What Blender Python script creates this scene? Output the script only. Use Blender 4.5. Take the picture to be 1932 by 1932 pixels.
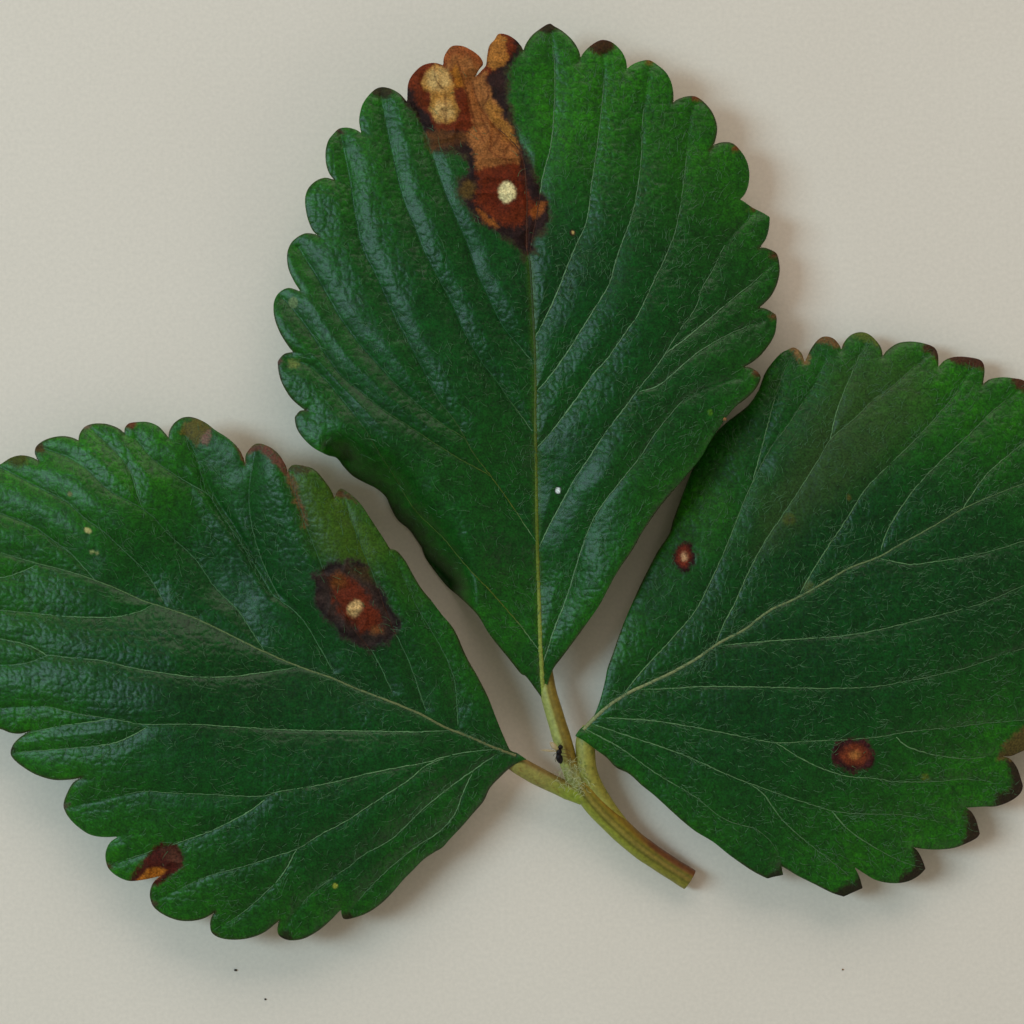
import bpy, math, random
import numpy as np
from mathutils import Vector, kdtree

random.seed(7)
RNG = np.random.default_rng(7)
for o in list(bpy.data.objects):
    bpy.data.objects.remove(o)
scene = bpy.context.scene
COL = scene.collection

# ------------------------------------------------------------------ camera
W = 0.108            # width of the photographed patch of paper, metres
H = 0.30             # camera height above the paper
F = 1932.0           # pixel frame in which the photograph was measured
K = W / F
cam = bpy.data.cameras.new('camera')
cam.sensor_width = 36.0
cam.lens = 36.0 * H / W
cam.clip_start = 0.01
cam.clip_end = 10.0
camo = bpy.data.objects.new('camera', cam)
camo.location = (0, 0, H)
COL.objects.link(camo)
scene.camera = camo

# ------------------------------------------------------------------ light
world = bpy.data.worlds.new('World')
scene.world = world
world.use_nodes = True
wb = world.node_tree.nodes['Background']
wb.inputs['Color'].default_value = (0.98, 0.96, 0.80, 1)
wb.inputs['Strength'].default_value = 0.25


def area(name, loc, size, power, colour):
    l = bpy.data.lights.new(name, 'AREA')
    l.shape = 'RECTANGLE'
    l.size, l.size_y = size
    l.energy = power
    l.color = colour
    o = bpy.data.objects.new(name, l)
    o.location = loc
    o.rotation_euler = (Vector((0, 0, 0)) - Vector(loc)).to_track_quat('-Z', 'Y').to_euler()
    COL.objects.link(o)
    return o


area('window_light_cool', (-0.62, 0.10, 0.62), (0.24, 0.46), 4.1, (0.57, 0.87, 1.0))
area('window_light_top', (0.06, 0.98, 0.58), (1.1, 0.6), 6.1, (1.0, 0.91, 0.82))
area('room_light_warm', (0.75, -0.70, 0.46), (0.9, 0.7), 1.6, (1.0, 0.92, 0.78))

vs = scene.view_settings
vs.view_transform = 'Standard'
vs.look = 'None'
vs.exposure = 0.0
vs.gamma = 1.0
vs.use_curve_mapping = False

# ------------------------------------------------------------------ helpers


def lin(c):
    c = np.asarray(c, float) / 255.0
    return np.where(c <= 0.04045, c / 12.92, ((c + 0.055) / 1.055) ** 2.4)


def C(r, g, b, k=0.62):
    """pigment (linear albedo) of something that reads as this sRGB value"""
    return np.minimum(lin((r, g, b)) / k, 0.9)


TILES = {'A': (600, 0), 'B': (1200, 0), 'C': (600, 600), 'D': (1200, 600), 'E': (600, 1000),
         'F': (0, 1000), 'G': (0, 1600), 'H': (600, 1600), 'R': (1699, 700), 'Q': (1699, 1500)}


def T(tile, pts):
    """measured points of one enlarged tile -> frame pixels; a third value marks a corner"""
    out = []
    for p in pts:
        if tile == 'P':
            u, v = p[0], p[1]
        elif tile == 'S':
            u, v = 927.7 + p[0] * 0.2401, 1237.0 + p[1] * 0.2401
        else:
            ox, oy = TILES[tile]
            u, v = ox * 0.7731 + p[0] * 0.3201, oy * 0.7731 + p[1] * 0.3201
        out.append((u, v, len(p) > 2))
    return out


def world_xy(u, v, z):
    s = K * (H - z) / H
    return (u - 966.0) * s, (966.0 - v) * s


def catmull(pts, step, closed=False):
    """smooth curve through points; sharp at flagged corners"""
    n = len(pts)
    out = []
    segs = n if closed else n - 1
    for i in range(segs):
        p1, p2 = pts[i], pts[(i + 1) % n]
        p0 = pts[(i - 1) % n] if (closed or i > 0) else p1
        p3 = pts[(i + 2) % n] if (closed or i + 2 < n) else p2
        if p1[2]:
            p0 = p1
        if p2[2]:
            p3 = p2
        a, b, c, d = [np.array(p[:2], float) for p in (p0, p1, p2, p3)]
        L = np.linalg.norm(c - b)
        m = max(1, int(L / step))
        for k in range(m):
            t = k / m
            q = 0.5 * ((2 * b) + (-a + c) * t + (2 * a - 5 * b + 4 * c - d) * t * t + (-a + 3 * b - 3 * c + d) * t ** 3)
            out.append(q)
    if not closed:
        out.append(np.array(pts[-1][:2], float))
    return np.array(out)


def vnoise(u, v, scale, seed):
    r = np.random.default_rng(seed)
    g = r.random((128, 128))
    x, y = u / scale + 500.3, v / scale + 500.7
    xi, yi = np.floor(x).astype(int), np.floor(y).astype(int)
    fx, fy = x - xi, y - yi
    fx = fx * fx * (3 - 2 * fx)
    fy = fy * fy * (3 - 2 * fy)
    a = g[yi % 128, xi % 128]
    b = g[yi % 128, (xi + 1) % 128]
    c = g[(yi + 1) % 128, xi % 128]
    d = g[(yi + 1) % 128, (xi + 1) % 128]
    return (a * (1 - fx) + b * fx) * (1 - fy) + (c * (1 - fx) + d * fx) * fy


def fbm(u, v, scale, seed, octs=3):
    s, a, t = 0, 1.0, 0
    for i in range(octs):
        s = s + a * vnoise(u, v, scale / 2 ** i, seed + i)
        t += a
        a *= 0.55
    return s / t - 0.5


def voronoi(u, v, cell, seed):
    r = np.random.default_rng(seed)
    jx, jy = r.random((256, 256)), r.random((256, 256))
    x, y = u / cell + 700.0, v / cell + 700.0
    xi, yi = np.floor(x).astype(int), np.floor(y).astype(int)
    f1 = np.full(x.shape, 9.0)
    f2 = np.full(x.shape, 9.0)
    for dx in (-1, 0, 1):
        for dy in (-1, 0, 1):
            cx, cy = xi + dx, yi + dy
            d = np.hypot(cx + 0.1 + 0.8 * jx[cy % 256, cx % 256] - x, cy + 0.1 + 0.8 * jy[cy % 256, cx % 256] - y)
            f2 = np.minimum(f2, np.maximum(f1, d))
            f1 = np.minimum(f1, d)
    return f1, f2


def sstep(a, b, x):
    t = np.clip((x - a) / (b - a), 0, 1)
    return t * t * (3 - 2 * t)


def poly_sd(poly, u, v):
    """signed distance to a polygon, negative inside"""
    P = np.asarray(poly, float)
    d = np.full(u.shape, 1e9)
    ins = np.zeros(u.shape, bool)
    for i in range(len(P)):
        a, b = P[i], P[(i + 1) % len(P)]
        e = b - a
        t = np.clip(((u - a[0]) * e[0] + (v - a[1]) * e[1]) / max(e @ e, 1e-9), 0, 1)
        d = np.minimum(d, np.hypot(u - a[0] - t * e[0], v - a[1] - t * e[1]))
        if a[1] != b[1]:
            cr = ((a[1] > v) != (b[1] > v)) & (u < (b[0] - a[0]) * (v - a[1]) / (b[1] - a[1]) + a[0])
            ins ^= cr
    return np.where(ins, -d, d)


def tps(ctrl):
    P = np.array(ctrl, float)
    xy, z = P[:, :2] / 500.0, P[:, 2]
    n = len(P)

    def phi(r):
        return r * r * np.log(np.maximum(r, 1e-9))
    A = np.zeros((n + 3, n + 3))
    r = np.hypot(xy[:, None, 0] - xy[None, :, 0], xy[:, None, 1] - xy[None, :, 1])
    A[:n, :n] = phi(r) + 0.01 * np.eye(n)
    A[:n, n] = 1
    A[:n, n + 1:] = xy
    A[n, :n] = 1
    A[n + 1:, :n] = xy.T
    w = np.linalg.solve(A, np.concatenate([z, np.zeros(3)]))

    def f(u, v):
        x, y = u / 500.0, v / 500.0
        s = w[n] + w[n + 1] * x + w[n + 2] * y
        for i in range(n):
            s = s + w[i] * phi(np.hypot(x - xy[i, 0], y - xy[i, 1]))
        return s
    return f


def mesh_from(name, verts, faces4, faces3=None):
    me = bpy.data.meshes.new(name)
    verts = np.asarray(verts, np.float32)
    f4 = np.asarray(faces4, np.int32).reshape(-1, 4)
    f3 = np.asarray(faces3 if faces3 is not None else [], np.int32).reshape(-1, 3)
    me.vertices.add(len(verts))
    me.vertices.foreach_set('co', verts.ravel())
    me.loops.add(f4.size + f3.size)
    me.loops.foreach_set('vertex_index', np.concatenate([f4.ravel(), f3.ravel()]))
    me.polygons.add(len(f4) + len(f3))
    st = np.concatenate([np.arange(len(f4)) * 4, f4.size + np.arange(len(f3)) * 3]).astype(np.int32)
    me.polygons.foreach_set('loop_start', st)
    me.update(calc_edges=True)
    me.validate()
    me.polygons.foreach_set('use_smooth', np.ones(len(me.polygons), bool))
    return me


def set_col(me, rgb, name='pigment'):
    a = me.attributes.new(name, 'FLOAT_COLOR', 'POINT')
    rgba = np.ones((len(me.vertices), 4), np.float32)
    rgba[:, :3] = rgb
    a.data.foreach_set('color', rgba.ravel())


def set_float(me, val, name):
    a = me.attributes.new(name, 'FLOAT', 'POINT')
    a.data.foreach_set('value', np.asarray(val, np.float32))


def add(name, me, mat, parent=None, **props):
    o = bpy.data.objects.new(name, me)
    if mat is not None:
        me.materials.append(mat)
    COL.objects.link(o)
    if parent is not None:
        o.parent = parent
    for k, v in props.items():
        o[k] = v
    return o


def empty(name, loc=(0, 0, 0), **props):
    o = bpy.data.objects.new(name, None)
    o.empty_display_size = 0.005
    o.location = loc
    COL.objects.link(o)
    for k, v in props.items():
        o[k] = v
    return o


def tube(path, radii, seg=10, profile=None):
    """tube along 3-D path; returns verts, quads, (t, theta) of each vertex"""
    P = np.asarray(path, float)
    n = len(P)
    tan = np.gradient(P, axis=0)
    tan /= np.linalg.norm(tan, axis=1)[:, None] + 1e-12
    up = np.array([0, 0, 1.0])
    side = np.cross(tan, up)
    ln = np.linalg.norm(side, axis=1)
    side[ln < 1e-6] = (1, 0, 0)
    side /= np.linalg.norm(side, axis=1)[:, None]
    nor = np.cross(side, tan)
    th = np.arange(seg) / seg * 2 * np.pi
    pr = np.ones(seg) if profile is None else profile(th)
    V = (P[:, None, :] + np.asarray(radii)[:, None, None] * pr[None, :, None] *
         (np.cos(th)[None, :, None] * side[:, None, :] + np.sin(th)[None, :, None] * nor[:, None, :]))
    V = V.reshape(-1, 3)
    i, j = np.meshgrid(np.arange(n - 1), np.arange(seg), indexing='ij')
    a = (i * seg + j).ravel()
    b = (i * seg + (j + 1) % seg).ravel()
    Q = np.stack([a, b, b + seg, a + seg], 1)
    V = np.vstack([V, P[0], P[-1]])
    c0, c1 = len(V) - 2, len(V) - 1
    j = np.arange(seg)
    T3 = np.vstack([np.stack([np.full(seg, c0), (j + 1) % seg, j], 1),
                    np.stack([np.full(seg, c1), (n - 1) * seg + j, (n - 1) * seg + (j + 1) % seg], 1)])
    tt = np.concatenate([np.repeat(np.linspace(0, 1, n), seg), [0, 1]])
    hh = np.concatenate([np.tile(th, n), [np.pi / 2, np.pi / 2]])
    return V, Q, T3, tt, hh


# ------------------------------------------------------------------ materials


def nodes_of(m):
    m.use_nodes = True
    nt = m.node_tree
    return nt, nt.nodes['Principled BSDF'], nt.nodes['Material Output']


def mat_leaf():
    m = bpy.data.materials.new('leaf_tissue')
    nt, b, out = nodes_of(m)
    at = nt.nodes.new('ShaderNodeAttribute')
    at.attribute_name = 'pigment'
    dr = nt.nodes.new('ShaderNodeAttribute')
    dr.attribute_name = 'dry'
    tc = nt.nodes.new('ShaderNodeTexCoord')
    n1 = nt.nodes.new('ShaderNodeTexNoise')
    n1.inputs['Scale'].default_value = 5200
    n1.inputs['Detail'].default_value = 4
    nt.links.new(tc.outputs['Object'], n1.inputs['Vector'])
    mr = nt.nodes.new('ShaderNodeMapRange')
    mr.inputs['From Min'].default_value = 0.3
    mr.inputs['From Max'].default_value = 0.7
    mr.inputs['To Min'].default_value = 0.55
    mr.inputs['To Max'].default_value = 1.5
    nt.links.new(n1.outputs['Fac'], mr.inputs['Value'])
    mx = nt.nodes.new('ShaderNodeVectorMath')
    mx.operation = 'SCALE'
    nt.links.new(at.outputs['Color'], mx.inputs[0])
    nt.links.new(mr.outputs['Result'], mx.inputs['Scale'])
    nt.links.new(mx.outputs['Vector'], b.inputs['Base Color'])
    bp = nt.nodes.new('ShaderNodeBump')
    bp.inputs['Strength'].default_value = 0.35
    bp.inputs['Distance'].default_value = 0.00006
    nt.links.new(n1.outputs['Fac'], bp.inputs['Height'])
    nt.links.new(bp.outputs['Normal'], b.inputs['Normal'])
    rr = nt.nodes.new('ShaderNodeMapRange')
    rr.inputs['To Min'].default_value = 0.37
    rr.inputs['To Max'].default_value = 0.75
    nt.links.new(dr.outputs['Fac'], rr.inputs['Value'])
    nt.links.new(rr.outputs['Result'], b.inputs['Roughness'])
    sp = nt.nodes.new('ShaderNodeMapRange')
    sp.inputs['To Min'].default_value = 0.28
    sp.inputs['To Max'].default_value = 0.14
    nt.links.new(dr.outputs['Fac'], sp.inputs['Value'])
    nt.links.new(sp.outputs['Result'], b.inputs['Specular IOR Level'])
    tr = nt.nodes.new('ShaderNodeBsdfTranslucent')
    tm = nt.nodes.new('ShaderNodeVectorMath')
    tm.operation = 'MULTIPLY_ADD'
    tm.inputs[1].default_value = (2.0, 1.6, 1.0)
    tm.inputs[2].default_value = (0.12, 0.15, 0.0)
    nt.links.new(mx.outputs['Vector'], tm.inputs[0])
    nt.links.new(tm.outputs['Vector'], tr.inputs['Color'])
    ms = nt.nodes.new('ShaderNodeMixShader')
    ms.inputs['Fac'].default_value = 0.12
    nt.links.new(b.outputs['BSDF'], ms.inputs[1])
    nt.links.new(tr.outputs['BSDF'], ms.inputs[2])
    nt.links.new(ms.outputs['Shader'], out.inputs['Surface'])
    return m


def mat_plain(name, rgb, rough=0.55, spec=0.4, var=0.25, scale=3000, bump=0.2, attr=False, sss=0.0):
    m = bpy.data.materials.new(name)
    nt, b, out = nodes_of(m)
    tc = nt.nodes.new('ShaderNodeTexCoord')
    n1 = nt.nodes.new('ShaderNodeTexNoise')
    n1.inputs['Scale'].default_value = scale
    n1.inputs['Detail'].default_value = 4
    nt.links.new(tc.outputs['Object'], n1.inputs['Vector'])
    mr = nt.nodes.new('ShaderNodeMapRange')
    mr.inputs['From Min'].default_value = 0.3
    mr.inputs['From Max'].default_value = 0.7
    mr.inputs['To Min'].default_value = 1 - var
    mr.inputs['To Max'].default_value = 1 + var
    nt.links.new(n1.outputs['Fac'], mr.inputs['Value'])
    mx = nt.nodes.new('ShaderNodeVectorMath')
    mx.operation = 'SCALE'
    if attr:
        at = nt.nodes.new('ShaderNodeAttribute')
        at.attribute_name = 'pigment'
        nt.links.new(at.outputs['Color'], mx.inputs[0])
    else:
        mx.inputs[0].default_value = tuple(rgb)
    nt.links.new(mr.outputs['Result'], mx.inputs['Scale'])
    nt.links.new(mx.outputs['Vector'], b.inputs['Base Color'])
    b.inputs['Roughness'].default_value = rough
    b.inputs['Specular IOR Level'].default_value = spec
    if bump:
        bp = nt.nodes.new('ShaderNodeBump')
        bp.inputs['Strength'].default_value = bump
        bp.inputs['Distance'].default_value = 0.00005
        nt.links.new(n1.outputs['Fac'], bp.inputs['Height'])
        nt.links.new(bp.outputs['Normal'], b.inputs['Normal'])
    return m


M_LEAF = mat_leaf()
M_STEM = mat_plain('stem_skin', (0, 0, 0), 0.5, 0.35, 0.22, 2600, 0.35, attr=True)
M_VEIN = mat_plain('vein', (0, 0, 0), 0.6, 0.25, 0.3, 5000, 0.3, attr=True)
M_HAIR = mat_plain('trichome', C(54, 86, 52), 0.5, 0.4, 0.2, 800, 0)
M_SILK = mat_plain('stem_down', C(150, 150, 112), 0.5, 0.4, 0.1, 800, 0)

# ------------------------------------------------------------------ paper
nx, ny = 61, 61
gx, gy = np.meshgrid(np.linspace(-0.21, 0.21, nx), np.linspace(-0.21, 0.21, ny))
V = np.stack([gx.ravel(), gy.ravel(), np.zeros(gx.size)], 1)
i, j = np.meshgrid(np.arange(nx - 1), np.arange(ny - 1))
a = (j * nx + i).ravel()
Q = np.stack([a, a + 1, a + nx + 1, a + nx], 1)
V2 = V.copy()
V2[:, 2] = -0.0004
V = np.vstack([V, V2])
Q2 = Q[:, ::-1] + nx * ny
ring = list(range(nx)) + [nx * k + nx - 1 for k in range(1, ny)] + [nx * (ny - 1) + k for k in range(nx - 2, -1, -1)] + [nx * k for k in range(ny - 2, 0, -1)]
ring = np.array(ring)
rn = np.roll(ring, -1)
Q3 = np.stack([ring, ring + nx * ny, rn + nx * ny, rn], 1)
pm = mesh_from('paper_sheet', V, np.vstack([Q, Q2, Q3]))
pm.polygons.foreach_set('use_smooth', np.zeros(len(pm.polygons), bool))
M_PAPER = bpy.data.materials.new('paper')
nt, b, out = nodes_of(M_PAPER)
tc = nt.nodes.new('ShaderNodeTexCoord')
nf = nt.nodes.new('ShaderNodeTexNoise')
nf.inputs['Scale'].default_value = 2400
nf.inputs['Detail'].default_value = 3
nl = nt.nodes.new('ShaderNodeTexNoise')
nl.inputs['Scale'].default_value = 35
nl.inputs['Detail'].default_value = 3
for n_ in (nf, nl):
    nt.links.new(tc.outputs['Object'], n_.inputs['Vector'])
cr = nt.nodes.new('ShaderNodeValToRGB')
cr.color_ramp.elements[0].position = 0.3
cr.color_ramp.elements[1].position = 0.7
cr.color_ramp.elements[0].color = (0.792, 0.68, 0.597, 1)
cr.color_ramp.elements[1].color = (0.817, 0.705, 0.622, 1)
nt.links.new(nl.outputs['Fac'], cr.inputs['Fac'])
mr = nt.nodes.new('ShaderNodeMapRange')
mr.inputs['To Min'].default_value = 0.91
mr.inputs['To Max'].default_value = 1.09
nt.links.new(nf.outputs['Fac'], mr.inputs['Value'])
mx = nt.nodes.new('ShaderNodeVectorMath')
mx.operation = 'SCALE'
nt.links.new(cr.outputs['Color'], mx.inputs[0])
nt.links.new(mr.outputs['Result'], mx.inputs['Scale'])
nt.links.new(mx.outputs['Vector'], b.inputs['Base Color'])
b.inputs['Roughness'].default_value = 0.8
b.inputs['Specular IOR Level'].default_value = 0.15
bp = nt.nodes.new('ShaderNodeBump')
bp.inputs['Strength'].default_value = 0.12
bp.inputs['Distance'].default_value = 0.00008
nt.links.new(nf.outputs['Fac'], bp.inputs['Height'])
nt.links.new(bp.outputs['Normal'], b.inputs['Normal'])
add('paper_sheet', pm, M_PAPER, kind='structure')

# ------------------------------------------------------------------ the leaf
c = True
OUT_TERM = (
    T('S', [(424, 365, c), (392, 330), (345, 265), (270, 165)]) +
    T('E', [(1620, 1555), (1560, 1480), (1440, 1330), (1365, 1210), (1260, 1105), (1190, 1045), (1120, 960), (1060, 875), (1035, 810, c),
            (1000, 760), (960, 705), (895, 650), (855, 580), (825, 515), (770, 465), (690, 425), (630, 390), (580, 340), (535, 285), (480, 268), (400, 225),
            (340, 170), (300, 110), (288, 50)]) +
    T('C', [(295, 1000), (320, 972), (360, 968, c), (330, 955), (260, 890), (205, 790), (188, 700), (195, 670), (230, 635), (285, 625, c),
            (260, 605), (205, 520), (170, 430), (163, 350)]) +
    T('A', [(180, 1745), (215, 1710), (260, 1697), (325, 1720, c), (285, 1660), (250, 1580), (243, 1500), (262, 1440), (300, 1400), (350, 1375), (400, 1378), (430, 1390, c),
            (395, 1360), (365, 1290), (350, 1210), (352, 1150), (375, 1100), (420, 1062), (470, 1047), (520, 1060, c),
            (490, 1020), (472, 960), (470, 890), (485, 830), (515, 790), (550, 758), (600, 752), (650, 765), (680, 785, c),
            (668, 720), (672, 670), (690, 610), (730, 555), (770, 522), (810, 513), (860, 525), (910, 555), (950, 600, c),
            (952, 560), (955, 500), (975, 450), (1020, 400), (1060, 378), (1110, 370), (1150, 380), (1165, 388, c),
            (1165, 350), (1180, 310), (1215, 272), (1270, 270), (1320, 290), (1370, 325), (1395, 360), (1396, 385), (1375, 410), (1348, 460, c),
            (1390, 415), (1415, 385), (1422, 330), (1435, 270), (1465, 235), (1490, 200), (1540, 205), (1590, 235), (1625, 275), (1635, 300, c),
            (1650, 260), (1680, 215), (1720, 180)]) +
    T('B', [(336, 140), (370, 155), (420, 185), (470, 230), (505, 280), (520, 320), (520, 355, c), (535, 320), (570, 280), (620, 245), (660, 235), (710, 250),
            (760, 295), (790, 350), (798, 405, c), (830, 380), (880, 360), (930, 355), (980, 385), (1030, 430), (1060, 490), (1072, 560), (1068, 605, c),
            (1095, 585), (1150, 568), (1205, 570), (1260, 610), (1305, 670), (1328, 740), (1325, 800), (1310, 850), (1285, 885, c),
            (1320, 850), (1370, 837), (1420, 845), (1460, 880), (1500, 940), (1518, 1010), (1515, 1080), (1495, 1140), (1465, 1175, c),
            (1490, 1190), (1540, 1225), (1600, 1255), (1640, 1280, c), (1635, 1340), (1620, 1400), (1595, 1440), (1575, 1462, c),
            (1600, 1458), (1640, 1470), (1680, 1495), (1695, 1550), (1697, 1610), (1680, 1680), (1650, 1740), (1610, 1785), (1578, 1812, c)]) +
    T('D', [(1620, 372), (1660, 395), (1678, 415), (1678, 470), (1665, 530), (1630, 590), (1580, 650), (1530, 690), (1490, 712, c),
            (1530, 720), (1570, 745), (1585, 775), (1575, 810), (1550, 850), (1500, 900), (1430, 955), (1370, 1030), (1290, 1150), (1240, 1240), (1185, 1310),
            (1090, 1420), (990, 1540), (920, 1640), (880, 1700), (825, 1800), (735, 1932)]) +
    T('P', [(1132, 1140), (1110, 1172), (1085, 1207), (1062, 1238), (1044, 1262), (1034, 1288)]) + T('S', [(434, 270)]))

OUT_LEFT = (
    T('H', [(1655, 612, c), (1600, 575), (1560, 558), (1530, 500), (1480, 380), (1430, 250), (1370, 130)]) +
    T('E', [(1300, 1455), (1230, 1300), (1150, 1200), (1090, 1120), (1040, 1060), (990, 980), (940, 890), (890, 832), (850, 820, c), (800, 740), (740, 650), (680, 560),
            (620, 500), (565, 465), (540, 480), (522, 520, c), (500, 470), (450, 400), (400, 350), (340, 330), (280, 325), (255, 345), (245, 378, c), (240, 340),
            (200, 270), (150, 225), (90, 200), (50, 205), (15, 240)]) +
    T('F', [(1448, 270), (1445, 320, c), (1430, 270), (1400, 220), (1340, 165), (1270, 120), (1210, 75), (1140, 45), (1080, 45), (1030, 75), (1000, 120), (993, 165, c),
            (975, 140), (930, 95), (870, 72), (810, 72), (760, 80), (735, 110), (735, 150, c), (720, 125), (680, 100), (620, 82), (550, 82), (500, 100), (470, 140), (462, 180, c),
            (430, 165), (380, 155), (320, 160), (260, 180), (215, 215), (205, 255), (225, 300, c), (190, 280), (130, 268), (70, 280), (20, 310)]) +
    T('P', [(-25, 895), (-40, 930, c), (-75, 935), (-105, 960), (-100, 1000), (-85, 1035, c), (-115, 1060), (-125, 1110), (-105, 1150), (-80, 1165, c),
            (-105, 1200), (-100, 1255), (-70, 1290, c), (-85, 1310), (-75, 1345), (-40, 1366)]) +
    T('G', [(0, 432), (60, 455), (120, 460), (175, 445, c), (120, 480), (80, 520), (62, 570), (80, 610), (140, 660), (220, 705), (320, 733), (420, 730), (480, 718, c),
            (430, 750), (395, 810), (375, 870), (380, 910), (410, 960), (460, 1010), (530, 1055), (610, 1070), (700, 1066, c), (650, 1100), (625, 1150), (622, 1200),
            (640, 1255), (690, 1300), (760, 1328), (840, 1322), (915, 1306), (950, 1296, c), (905, 1335), (885, 1385), (885, 1430), (905, 1480), (960, 1525), (1040, 1558),
            (1120, 1565), (1200, 1550), (1270, 1510, c), (1245, 1545), (1238, 1590), (1250, 1635), (1300, 1665), (1380, 1675), (1470, 1665), (1560, 1630), (1645, 1562, c),
            (1635, 1610), (1645, 1650), (1690, 1675)]) +
    T('H', [(290, 1678), (350, 1665), (430, 1620), (500, 1560), (562, 1495, c), (565, 1530), (582, 1553), (640, 1545), (720, 1515), (800, 1460), (870, 1390), (930, 1320),
            (990, 1260), (1050, 1200), (1110, 1160), (1160, 1130), (1200, 1085), (1280, 1000), (1340, 930), (1400, 860), (1440, 780), (1500, 715), (1560, 660), (1620, 622)]))

OUT_RIGHT = (
    T('S', [(655, 630, c), (700, 570), (770, 525), (800, 480), (830, 410), (860, 320), (890, 200), (910, 100), (945, 0)]) +
    T('P', [(1175, 1180), (1200, 1122), (1219, 1082), (1241, 1040), (1262, 1008), (1270, 982), (1286, 938), (1309, 880), (1330, 842), (1365, 802), (1410, 766), (1430, 738)]) +
    T('R', [(385, 560), (400, 520), (430, 470), (490, 400), (540, 370), (580, 358), (620, 390), (640, 445, c), (650, 420), (680, 360), (720, 310), (760, 292), (810, 305),
            (845, 345), (855, 375, c), (870, 330), (910, 285), (960, 267), (1010, 275), (1055, 310), (1090, 360), (1100, 408, c), (1130, 370), (1190, 332), (1260, 322), (1330, 330),
            (1400, 355), (1425, 400), (1428, 470, c), (1470, 430), (1530, 412), (1610, 415), (1680, 435), (1700, 490), (1690, 575, c), (1730, 545), (1800, 533), (1870, 538)]) +
    T('P', [(1932, 718), (1955, 735), (1965, 772, c), (1995, 765), (2030, 790), (2040, 830), (2030, 865, c), (2070, 880), (2095, 920), (2085, 970), (2070, 990, c),
            (2105, 1015), (2115, 1065), (2095, 1115), (2080, 1125, c), (2110, 1160), (2105, 1210), (2080, 1255), (2060, 1262, c), (2075, 1300), (2060, 1345), (2020, 1375),
            (1980, 1402)]) +
    T('Q', [(1932, 802), (1860, 832), (1800, 833, c), (1850, 850), (1890, 900), (1915, 970), (1925, 1020), (1900, 1065), (1840, 1105), (1765, 1130), (1690, 1132),
            (1585, 1138, c), (1620, 1160), (1650, 1210), (1672, 1290, c), (1655, 1315), (1600, 1345), (1520, 1375), (1420, 1385), (1330, 1380), (1280, 1370, c), (1310, 1400),
            (1335, 1450), (1352, 1498, c), (1310, 1540), (1240, 1575), (1150, 1583), (1060, 1565), (990, 1525), (930, 1485, c), (960, 1540), (982, 1612, c), (930, 1635),
            (870, 1662, c), (800, 1640), (700, 1590), (600, 1540), (550, 1510), (500, 1480, c), (514, 1535, c), (460, 1545), (420, 1556, c), (330, 1510), (200, 1420), (100, 1340),
            (0, 1280)]) +
    T('S', [(1500, 1300), (1400, 1210), (1280, 1100), (1180, 1020), (1080, 930), (980, 880), (900, 800), (820, 740), (740, 680), (690, 650)]))

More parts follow.
